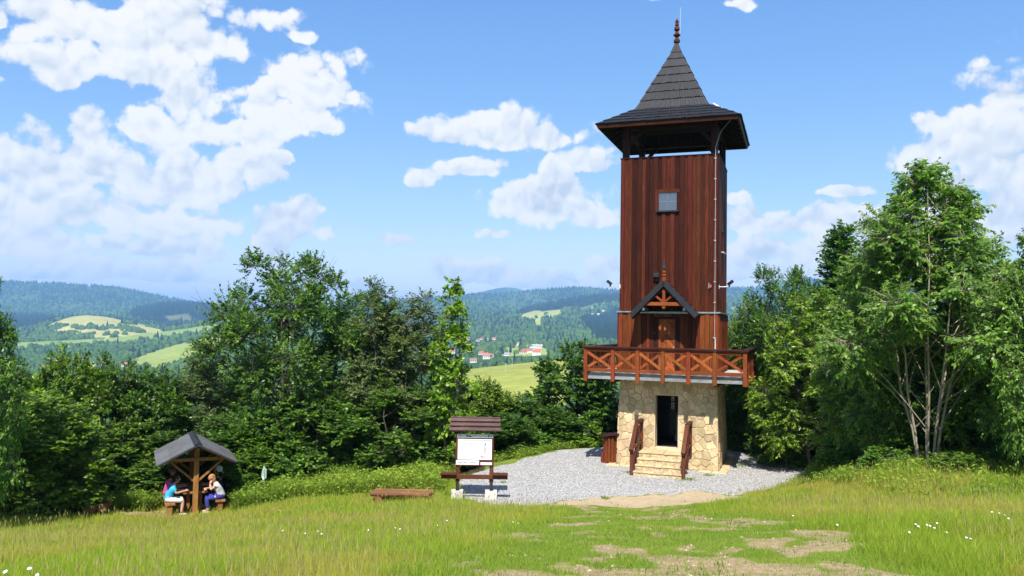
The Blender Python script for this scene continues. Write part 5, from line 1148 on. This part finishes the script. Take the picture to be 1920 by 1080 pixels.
PR = dict(
    bush=make_tree('broad_shrub', 1, h=5.0, w=4.6, shape='bush', stems=4, spread=.5, lobes=46, lobe_r=(.20, .32), twigs=2700, lpt=13, leaf=(.155, .10), base_r=.10, low=.03),
    bush2=make_tree('broad_shrub', 2, h=5.2, w=4.2, shape='bush', stems=4, spread=.5, lobes=44, lobe_r=(.18, .30), twigs=3400, lpt=13, leaf=(.115, .075), base_r=.10, low=.03),
    big=make_tree('broadleaf_tree', 3, h=8.6, w=7.0, shape='round', cz=.5, rz=.53, stems=3, spread=.45, lobes=62, lobe_r=(.16, .30), twigs=4700, lpt=13, leaf=(.14, .08), base_r=.20, low=.06, bare=34),
    thin=make_tree('slender_tree', 4, h=7.5, w=3.2, shape='egg', stems=3, spread=.35, lobes=44, lobe_r=(.16, .32), twigs=1900, lpt=11, leaf=(.12, .07), base_r=.10, low=.06, bare=16, leafmat='leaf_pale', out_bias=.3),
    sprout=make_tree('slender_tree', 5, h=7.5, w=2.6, shape='egg', stems=2, spread=.3, lobes=34, lobe_r=(.2, .36), twigs=780, lpt=11, leaf=(.19, .12), base_r=.09, low=.08, leafmat='leaf_fresh', bark='bark_pale', out_bias=.3),
    round=make_tree('round_tree', 6, h=5.6, w=5.2, shape='bush', stems=1, lobes=50, lobe_r=(.18, .28), twigs=2700, lpt=13, leaf=(.17, .11), base_r=.15, low=.03),
    cherry=make_tree('cherry_tree', 7, h=8.6, w=5.6, shape='egg', stems=7, spread=.62, lobes=60, lobe_r=(.18, .30), twigs=4400, lpt=11, leaf=(.155, .072), droop=.28, base_r=.085, low=.36, leafmat='leaf_fresh', bark='bark_pale'),
    cherry2=make_tree('cherry_tree', 8, h=7.6, w=5.0, shape='egg', stems=3, spread=.45, lobes=50, lobe_r=(.18, .30), twigs=3300, lpt=11, leaf=(.145, .068), droop=.25, base_r=.13, low=.16, leafmat='leaf_fresh'),
    horn=make_tree('hornbeam_tree', 9, h=8.0, w=4.4, shape='cone', stems=2, spread=.15, lobes=58, lobe_r=(.20, .34), twigs=2900, lpt=13, leaf=(.14, .085), flatten=.3, base_r=.14, low=.10),
    low=make_tree('low_shrub', 10, h=1.7, w=2.4, shape='bush', stems=5, spread=.7, lobes=26, lobe_r=(.2, .34), twigs=800, lpt=11, leaf=(.11, .07), twig_l=(.2, .4), base_r=.04, low=.02, leafmat='leaf_fresh'))
def plant(pk, px, Y, top, wpx, tint, label, cat='tree', rz=0.0, name=None, group=None, dx=0.0):
    p = PR[pk]; q = at(px, top, Y); X = q[0]; g = gz1(X, Y); hh = max(.5, q[2] - g); ww = wpx / F * Y
    o = empty(name or p.name, (X, Y, g - .05), rz, label, cat, group); o.scale = (ww / p.w * 1.0, ww / p.w * 1.0, (hh + .05) / p.h)
    t = link_mesh('trunk', p.trunk, None, o); c = link_mesh('crown', p.crown, None, o); c.color = (*tint, 1); return o
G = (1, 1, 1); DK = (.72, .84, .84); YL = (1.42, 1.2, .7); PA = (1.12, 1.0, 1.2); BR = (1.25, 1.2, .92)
TREES = [
    ('cherry2', -38, 22.5, 508, 170, G, 'leaning leafy tree cut off by the left edge', 'tree', .4),
    ('bush', 70, 26.5, 745, 270, BR, 'large bright hazel-like shrub at the bottom left, foremost of its bank', 'shrub', 0),
    ('bush2', -5, 29.5, 668, 200, G, 'tall shrub at the left edge behind the foremost bright shrub', 'shrub', 1.0),
    ('bush', 132, 31, 664, 165, BR, 'shrub with pointed bright crown below the domed field', 'shrub', 2.0),
    ('bush2', 215, 32, 672, 150, G, 'dark pointed shrub left of and behind the shelter', 'shrub', 0.5),
    ('bush', 292, 33, 698, 180, DK, 'dark shrub directly behind the shelter roof', 'shrub', 3.5),
    ('thin', 385, 34.0, 650, 170, PA, 'pale grey-green willowy tree between the shelter and the big central tree', 'tree', 1.5),
    ('bush2', 385, 36.5, 690, 190, (1.1, 1.05, 1.1), 'greyish shrub behind the pale willowy tree', 'shrub', 0.4),
    ('bush2', 440, 32.3, 775, 230, DK, 'dark low shrub right of the shelter, under the big central tree', 'shrub', 4.4),
    ('bush', 235, 31.3, 790, 220, G, 'lower shrub filling the gap left of the shelter roof', 'shrub', 5.2),
    ('bush2', 330, 31.6, 810, 240, DK, 'shaded shrub close behind the shelter table', 'shrub', 2.4),
    ('big', 548, 33.5, 480, 300, G, 'biggest broadleaf tree in the middle with sparse twiggy top', 'tree', 0.3),
    ('big', 668, 36, 550, 230, G, 'broadleaf tree right behind the biggest central tree', 'tree', 2.2),
    ('thin', 712, 33.5, 530, 170, PA, 'greyish slender tree in the middle of the central group', 'tree', 0.8),
    ('thin', 790, 33, 552, 180, PA, 'greyish slender tree at the right of the central group', 'tree', 3.0),
    ('sprout', 850, 31.5, 525, 100, YL, 'tall yellow-green sapling above the information board', 'tree', 0.2),
    ('bush', 600, 31.8, 740, 240, G, 'shrub at the foot of the central tree group', 'shrub', 1.3),
    ('bush2', 745, 31.6, 720, 230, G, 'shrub at the foot of the slender grey trees', 'shrub', 0.1),
    ('bush', 830, 33.2, 745, 150, YL, 'yellow-green shrub left of the information board roof', 'shrub', 2.9),
    ('bush2', 480, 31.0, 800, 170, BR, 'bright low shrub between shelter and central trees', 'shrub', 2.0),
    ('bush', 895, 38, 712, 150, YL, 'yellow-green shrub above the information board roof', 'shrub', 4.0),
    ('bush2', 960, 39.5, 738, 190, G, 'dark green shrub below the green field, right of the information board', 'shrub', 1.0),
    ('bush', 920, 36.5, 775, 170, DK, 'dark shrub directly behind the information board', 'shrub', 0.6),
    ('round', 1088, 41, 645, 190, DK, 'round dark tree beside the left balcony corner', 'tree', 0.0),
    ('bush2', 1130, 42, 730, 150, DK, 'dark shrub against the left tower wall under the balcony', 'shrub', 5.5),
    ('bush', 1030, 39, 765, 150, DK, 'shrub at the foot of the round dark tree', 'shrub', 3.3),
    ('low', 1085, 38.8, 792, 120, YL, 'yellow-green low bush behind the litter bin', 'bush', 0.4),
    ('low', 985, 38.0, 800, 110, G, 'low bush on the bank behind the gravel, left part', 'bush', 2.0),
    ('bush', 1395, 39, 600, 130, YL, 'yellow-green shrub right beside the right balcony corner', 'shrub', 0.9),
    ('bush2', 1385, 38.2, 715, 120, YL, 'low yellow-green shrub under the right balcony corner', 'shrub', 2.6),
    ('big', 1470, 35.5, 505, 190, G, 'broadleaf tree nearest the tower on the right', 'tree', 0.0),
    ('horn', 1578, 34.5, 428, 240, DK, 'tall dark pointed hornbeam left of the main right-hand tree', 'tree', 1.3),
    ('cherry2', 1530, 31.5, 545, 230, BR, 'bright lower tree in front of the dark pointed hornbeam', 'tree', 2.4),
    ('cherry', 1735, 23.0, 312, 350, G, 'tallest multi-stemmed cherry-like tree on the right', 'tree', 0.3),
    ('cherry2', 1640, 26.0, 462, 210, G, 'cherry-like tree just left of the tallest right-hand tree', 'tree', 1.8),
    ('cherry2', 1850, 24.5, 455, 260, BR, 'cherry-like tree right of the tallest right-hand tree', 'tree', 0.9),
    ('cherry2', 1950, 20.5, 430, 190, G, 'cherry-like tree cut off by the right edge', 'tree', 2.9),
    ('bush2', 1450, 36.5, 730, 170, DK, 'shaded shrub under the broadleaf tree right of the tower', 'shrub', 1.9),
    ('bush', 1560, 37, 640, 260, DK, 'dark thicket behind the dark pointed hornbeam', 'shrub', 0.3),
    ('bush2', 1690, 34, 600, 300, DK, 'dark thicket behind the stems of the tallest right-hand tree', 'shrub', 4.1),
    ('bush', 1830, 31, 590, 300, DK, 'dark thicket behind the right-hand cherry-like trees', 'shrub', 5.0),
    ('bush2', 1960, 28, 580, 300, DK, 'dark thicket at the right edge of the picture', 'shrub', 0.7),
    ('bush', 1820, 25.5, 720, 220, DK, 'shaded shrub low down right of the pale stems', 'shrub', 2.2),
    ('bush2', 1925, 22.5, 740, 170, DK, 'shaded shrub low down at the right edge', 'shrub', 3.0),
    ('low', 1580, 28.5, 815, 110, G, 'low bush at the gravel edge under the bright lower tree', 'bush', 1.0),
    ('low', 1470, 33.5, 812, 90, G, 'low bush at the right rim of the gravel', 'bush', 2.0),
    ('low', 1660, 23.5, 838, 100, G, 'low bush left of the pale stems', 'bush', 0.0),
    ('low', 1790, 21.5, 850, 110, G, 'low bush right of the pale stems', 'bush', 4.0)]
for tr in TREES: plant(*tr[:7], cat=tr[7], rz=tr[8])

# ------------------------------------------------------------------ grass, weeds, pebbles, flowers
def blades(name, x, y, h, w, col, lean, rg, label, cat, curve=True):
    z = gz(x, y); n = len(x); a = rg.random(n) * 6.283; sx, sy = np.cos(a) * w / 2, np.sin(a) * w / 2
    la = rg.random(n) * 6.283; lx, ly = np.cos(la) * lean * h, np.sin(la) * lean * h
    b0 = np.stack([x - sx, y - sy, z - .01], -1); b1 = np.stack([x + sx, y + sy, z - .01], -1)
    if curve:
        m0 = np.stack([x - sx * .8 + lx * .3, y - sy * .8 + ly * .3, z + h * .55], -1); m1 = np.stack([x + sx * .8 + lx * .3, y + sy * .8 + ly * .3, z + h * .55], -1)
        tp = np.stack([x + lx, y + ly, z + h * np.sqrt(np.clip(1 - .5 * lean ** 2, .3, 1))], -1)
        V = np.stack([b0, b1, m1, m0, tp], 1).reshape(-1, 3); tri = np.array([[0, 1, 2], [0, 2, 3], [3, 2, 4]]); per = 5
    else:
        tp = np.stack([x + lx, y + ly, z + h], -1); V = np.stack([b0, b1, tp], 1).reshape(-1, 3); tri = np.array([[0, 1, 2]]); per = 3
    Fc = (tri[None] + (np.arange(n) * per)[:, None, None]).reshape(-1, 3)
    C = np.repeat(np.concatenate([col, np.ones((n, 1))], 1)[:, None], per, 1)
    me = fast_mesh(name, V, Fc, {'col': ('POINT', 'FLOAT_COLOR', C)}); return tag(link_mesh(name, me, M['blade']), label, cat, kind='stuff')
def lerp3(a, b, t): return np.array(a) * (1 - t[:, None]) + np.array(b) * t[:, None]
def build_grass():
    rg = np.random.default_rng(11)
    def sample(n, y0, y1, pw=0.35):
        u = rg.random(n); Y = (y0 ** pw + u * (y1 ** pw - y0 ** pw)) ** (1 / pw); X = rg.uniform(-.72, .72, n) * Y + rg.uniform(-1, 1, n); return X, Y
    X, Y = sample(780000, 5.2, 30.5); g, s, tr, w, lit = masks(X, Y)
    pat = fbm(X * .55, Y * .55, 3, 61); p_ok = (1 - sstep(g, .2, .6)) * (1 - sstep(s, .15, .6)) * (1 - .80 * sstep(w, .25, .6)) * (1 - .8 * lit)
    k = rg.random(len(X)) < p_ok; X, Y, tr, w, pat, lit = X[k], Y[k], tr[k], w[k], pat[k], lit[k]; n = len(X)
    dry = np.clip(sstep(pat, .42, .66) * (1 - tr) * .95 + rg.normal(0, .15, n), 0, 1); fresh = rg.random(n)
    col = lerp3((.175, .275, .022), (.37, .48, .046), fresh); col = col * (1 - dry[:, None] * .8) + lerp3((.36, .33, .05), (.52, .44, .10), rg.random(n)) * dry[:, None] * .8
    col = col * (1 - tr[:, None] * .45) + lerp3((.12, .21, .03), (.22, .32, .06), fresh) * tr[:, None] * .45
    h = rg.uniform(.07, .20, n) * (0.45 + 1.1 * fbm(X * .8, Y * .8, 3, 71)) * (1 - .72 * tr) ; h *= np.where(rg.random(n) < .08, 1.4 - .4 * tr, 1)
    blades('meadow_grass', X, Y, h, (.0030 + .00042 * Y), col, rg.uniform(.05, .95, n), rg, 'tall yellow-green meadow grass covering the slope in front', 'grass', curve=False)
    # seed stalks standing above the leaves
    X, Y = sample(11000, 5.2, 26.5, .5); g, s, tr, w, lit = masks(X, Y); k = (rg.random(len(X)) < (1 - g) * (1 - s) * (1 - w) * (1 - tr) * (1 - lit)) & (fbm(X * .55, Y * .55, 3, 61) > .36); X, Y = X[k], Y[k]; n = len(X)
    z = gz(X, Y); H = rg.uniform(.14, .32, n); la = rg.random(n) * 6.28; le = rg.uniform(.03, .28, n) * H; tx, ty = X + np.cos(la) * le, Y + np.sin(la) * le; wd = .0018 + .00020 * Y
    hw = wd * rg.uniform(1.1, 1.9, n); B0 = np.stack([X - wd / 2, Y, z], -1); B1 = np.stack([X + wd / 2, Y, z], -1); T = np.stack([tx, ty, z + H], -1); dn = np.stack([(tx - X) / H * .09, (ty - Y) / H * .09, np.full(n, .09)], -1)
    V = np.stack([B0, B1, T, T + dn * .4 + np.stack([hw, 0 * hw, 0 * hw], -1), T + dn * 1.3, T + dn * .4 - np.stack([hw, 0 * hw, 0 * hw], -1)], 1).reshape(-1, 3)
    Fc = (np.array([[0, 1, 2], [2, 3, 4], [2, 4, 5]])[None] + (np.arange(n) * 6)[:, None, None]).reshape(-1, 3); c = lerp3((.22, .215, .06), (.40, .35, .12), rg.random(n)); C = np.repeat(np.concatenate([c, np.ones((n, 1))], 1)[:, None], 6, 1)
    tag(link_mesh('seed_grass', fast_mesh('seed_grass', V, Fc, {'col': ('POINT', 'FLOAT_COLOR', C)}), M['blade']), 'straw-coloured seed heads standing above the meadow grass', 'grass', kind='stuff')
    # rank weeds along the wood edge and round the pad
    zones = [(-9.3, -1.9, 27.2, 30.6, 30000, .75), (-16, -12.3, 27.5, 29.5, 8000, .6), (-2.0, 4.4, 34.0, 39.5, 16000, .6), (9.6, 13.5, 28.5, 37.5, 15000, .6), (9.0, 18, 17.5, 25, 17000, .45)]
    Xs, Ys, Hs = [], [], []
    for x0, x1, y0, y1, n, hm in zones:
        x = rg.uniform(x0, x1, n); y = rg.uniform(y0, y1, n); g, s, tr, w, lit = masks(x, y); cl = fbm(x * .9, y * .9, 3, 51); edge = poly_dist(x, y, PAD)
        k = (g < .15) & (edge < -.25 - .4 * (cl - .5)) & (cl > .36) & ~((x > 9) & (y < 22.0) & (lit < .02) & (rg.random(n) < .7)); x, y, cl = x[k], y[k], cl[k]; Xs.append(x); Ys.append(y); Hs.append(hm * rg.uniform(.35, 1.0, len(x)) * (.5 + cl) * np.clip(-poly_dist(x, y, PAD) * .55 + .35, .25, 1))
    X, Y, H = np.concatenate(Xs), np.concatenate(Ys), np.concatenate(Hs); n = len(X); q = rg.random(n); pt = fbm(X * .5, Y * .5, 2, 33)
    col = lerp3((.10, .18, .02), (.30, .37, .05), np.clip(.6 * q + .8 * (pt - .3), 0, 1))
    blades('edge_weeds', X, Y, H, rg.uniform(.008, .020, n), col, rg.uniform(.1, .9, n), rg, 'rank green weeds along the wood edge and round the gravel', 'weeds')
    k = rg.integers(0, n, 42000); z = gz(X[k], Y[k]); m_ = len(k); u = np.sqrt(rg.random(m_)); c = np.stack([X[k] + rg.normal(0, .07, m_), Y[k] + rg.normal(0, .07, m_), z + H[k] * u * 1.0], -1)
    tip = rg.normal(0, 1, (m_, 3)); tip[:, 2] = tip[:, 2] * .45 - .1; tip /= np.linalg.norm(tip, axis=1)[:, None]; nr = rg.normal(0, .5, (m_, 3)) + np.array([0, -.25, .9]); sd = np.cross(nr, tip); sd /= np.linalg.norm(sd, axis=1)[:, None]; L_ = rg.uniform(.06, .15, m_)[:, None]; W_ = L_ * rg.uniform(.3, .6, (m_, 1))
    V = np.stack([c, c + tip * L_ * .45 + sd * W_ * .5, c + tip * L_ - np.array([0, 0, 1]) * L_ * .15, c + tip * L_ * .45 - sd * W_ * .5], 1).reshape(-1, 3); Fc = (np.array([[0, 1, 2], [0, 2, 3]])[None] + (np.arange(m_) * 4)[:, None, None]).reshape(-1, 3)
    cc = lerp3((.10, .20, .02), (.32, .43, .055), np.clip(.7 * rg.random(m_) + .7 * (pt[k] - .3), 0, 1)); tag(link_mesh('weed_leaves', fast_mesh('weed_leaves', V, Fc, {'col': ('POINT', 'FLOAT_COLOR', np.repeat(np.concatenate([cc, np.ones((m_, 1))], 1)[:, None], 4, 1))}), M['blade']), 'broad green leaves of the rank weeds along the wood edge', 'weeds', kind='stuff')
    # short tufts in the worn way and on the gravel
    X, Y = sample(26000, 6, 28, .6); g, s, tr, w, lit = masks(X, Y); cl = fbm(X * 1.6, Y * 1.6, 3, 44); k = (w > .3) & (cl > .56) & (g < .3); X, Y = X[k], Y[k]
    for cx, cy_, r_, m_ in ((6.6, 30.0, .35, 90), (7.6, 30.9, .2, 40), (4.6, 31.2, .25, 40), (9.5, 33.2, .35, 60), (3.2, 26.7, .2, 70), (-0.2, 28.9, .15, 30)):
        X = np.r_[X, rg.normal(cx, r_ * .5, m_)]; Y = np.r_[Y, rg.normal(cy_, r_ * .5, m_)]
    n = len(X); blades('short_tufts', X, Y, rg.uniform(.03, .11, n), .006 + .0007 * Y, lerp3((.10, .18, .025), (.24, .33, .05), rg.random(n)), rg.uniform(.3, 1.1, n), rg, 'short green tufts in the worn path and on the gravel', 'grass')
    # loose stones on gravel and path
    X, Y = sample(60000, 6.5, 38, 1.0); g, s, tr, w, lit = masks(X, Y); k = ((g > .4) & (rg.random(len(X)) < .55)) | ((w > .45) & (rg.random(len(X)) < .10)); X, Y, g = X[k], Y[k], g[k]; n = len(X); z = gz(X, Y)
    r = rg.uniform(.010, .028, n); o6 = np.array([[1, 0, 0], [0, 1, 0], [-1, 0, 0], [0, -1, 0], [0, 0, .7], [0, 0, -.5]]); V = np.stack([X, Y, z + r * .2], -1)[:, None] + o6[None] * r[:, None, None] * rg.uniform(.6, 1.3, (n, 6, 1))
    Fc = (np.array([[0, 1, 4], [1, 2, 4], [2, 3, 4], [3, 0, 4]])[None] + (np.arange(n) * 6)[:, None, None]).reshape(-1, 3); t_ = rg.random(n); c = np.where((g > .4)[:, None], lerp3((.20, .20, .20), (.62, .61, .59), t_), lerp3((.22, .17, .10), (.46, .38, .27), t_))
    m_ = attr_mat('loose_stone', 0, .9); tag(link_mesh('loose_gravel', fast_mesh('loose_gravel', V.reshape(-1, 3), Fc, {'col': ('POINT', 'FLOAT_COLOR', np.repeat(np.concatenate([c, np.ones((n, 1))], 1)[:, None], 6, 1))}), m_), 'loose grey stones on the gravel pad and worn path', 'gravel', kind='stuff')
build_grass()

def ground_hit(px, py):
    d = ray(px, py); Ys = np.linspace(4, 40, 1800); X = d[0] / d[1] * Ys; z = CAM[2] + d[2] / d[1] * Ys; k = np.nonzero(z <= gz(X, Ys) + .25)[0][0]; return X[k], Ys[k]
def build_daisies():
    pet = MB()
    for k in range(13):
        a = 2 * math.pi * k / 13; c, s = math.cos(a), math.sin(a); pet.add([(c * .006, s * .006, .001), (c * .024 - s * .006, s * .024 + c * .006, .005), (c * .034, s * .034, .002), (c * .024 + s * .006, s * .024 - c * .006, .005)], [(0, 3, 2, 1)])
    pm = pet.mesh('petals'); pm.materials.append(noisy('daisy_white', [(0.3, (.74, .74, .76)), (.7, (.82, .82, .82))], 5, rough=.7, vary=.02, hue=0))
    cm_ = MB(); cm_.lathe([(.009, .0), (.009, .005), (.004, .008)], 7); cm = cm_.mesh('flower_centre'); cm.materials.append(noisy('daisy_yellow', [(.3, (.55, .36, .03)), (.7, (.65, .45, .05))], 5, rough=.8, vary=.05))
    st = MB(); st.tube([(0, 0, -.5), (.01, 0, -.2), (0, 0, 0)], .0025, 4); sm = st.mesh('stem'); sm.materials.append(noisy('stem_green', [(.3, (.05, .1, .02)), (.7, (.08, .15, .03))], 5, vary=.1))
    spots = [(10, 1072, 'at the bottom left corner', .65), (55, 1066, 'at the bottom left corner', .65), (70, 1078, 'at the bottom left corner', .5)]
    rg = random.Random(6)
    for px, py in ((1717, 983), (1722, 987), (1738, 984), (1744, 986), (1752, 990), (1757, 981), (1705, 998), (1775, 998), (1812, 1008), (1820, 1010)): spots.append((px, py, 'in the drift on the right', .42))
    for px, py in ((1860, 960), (1873, 962), (1884, 966), (1891, 972), (1570, 984), (1487, 967)): spots.append((px, py, 'on the right bank', .4))
    for px, py in ((962, 979), (972, 981), (530, 995), (572, 1000), (596, 996), (603, 1001), (690, 994), (740, 990), (750, 992), (820, 985), (838, 976), (525, 957), (400, 968)): spots.append((px, py, 'in the left half of the meadow', .42))
    for px, py, where, sc in spots:
        X, Y = ground_hit(px, py); q = at(px, py, Y)
        o = empty('daisy', q, rg.uniform(0, 6), 'small white daisy ' + where, 'flower', 'daisies ' + where); o.rotation_euler = (rg.uniform(.2, .7), rg.uniform(-.3, .3), rg.uniform(-.6, .6)); o.scale = (sc,) * 3
        link_mesh('petals', pm, None, o); link_mesh('flower_centre', cm, None, o); link_mesh('stem', sm, None, o)
build_daisies()

def small_things():
    q = at(494, 885, 28.6); m = MB(); m.add([(0, 0, .22), (.10, .02, .10), (.09, .05, -.2), (.0, -.03, -.28), (-.08, .03, -.16), (-.05, .0, .05)], [(0, 5, 1), (5, 4, 1), (4, 2, 1), (4, 3, 2)])
    g = gz1(q[0], 28.6); o = empty('cloth_flag', (q[0], 28.6, g), 0, 'pale green scrap of cloth on a stake under the central tree', 'cloth')
    f = m.build('cloth', M['flag'], o, (0, 0, q[2] - g)); md = f.modifiers.new('thickness', 'SOLIDIFY'); md.thickness = .006
    m = MB(); m.tube([(.03, .02, -.2), (.04, .02, q[2] - g + .24)], .014, 6); m.build('stake', M['bark_pale'], o)
    for px, py, h in ((960, 690, 9), (948, 700, 8)):
        p = far_hit(px, py); o = empty('power_pole', p, 0, 'thin pale power pole in the green field, %s one' % ('right' if px > 950 else 'left'), 'pole'); m = MB(); m.tube([(0, 0, -1), (0, 0, h)], .16, 6); m.build('pole', M['concrete'], o); box('crossarm', M['concrete'], o, -1, 1, -.08, .08, h - .8, h - .6)
small_things()

ORD = ['leftmost', 'second from the left', 'third from the left', 'fourth from the left', 'fifth from the left', 'sixth from the left', 'seventh from the left', 'eighth from the left', 'ninth from the left', 'tenth from the left', 'eleventh from the left', 'twelfth from the left', 'thirteenth from the left']
def single_out():
    by = {}
    for o in COL.objects:
        if o.parent is None and 'group' in o.keys(): by.setdefault(o['label'], []).append(o)
    for lab, os_ in by.items():
        if len(os_) < 2: continue
        os_.sort(key=lambda o: o.location.x / o.location.y)
        for i, o in enumerate(os_): o['label'] = lab + ', ' + (ORD[i] if i < len(os_) - 1 else 'rightmost')
single_out()

# ------------------------------------------------------------------ haze: one closed box of pale air round everything
def build_haze():
    m = MB(); m.box(-15200, 15200, -14900, 15200, -262, 430); me = m.mesh('haze'); mt = bpy.data.materials.new('haze_air'); mt.use_nodes = True; t = NT(mt.node_tree); t.n.clear(); o = t.node('ShaderNodeOutputMaterial')
    v = t.node('ShaderNodeVolumePrincipled', {'Color': (0.29, 0.59, 1.0, 1), 'Density': 1.25e-4, 'Anisotropy': 0.0}); t.l.new(v.outputs[0], o.inputs['Volume'])
    tag(link_mesh('haze', me, mt), 'pale blue haze filling the valley air', 'haze', kind='stuff')
build_haze()
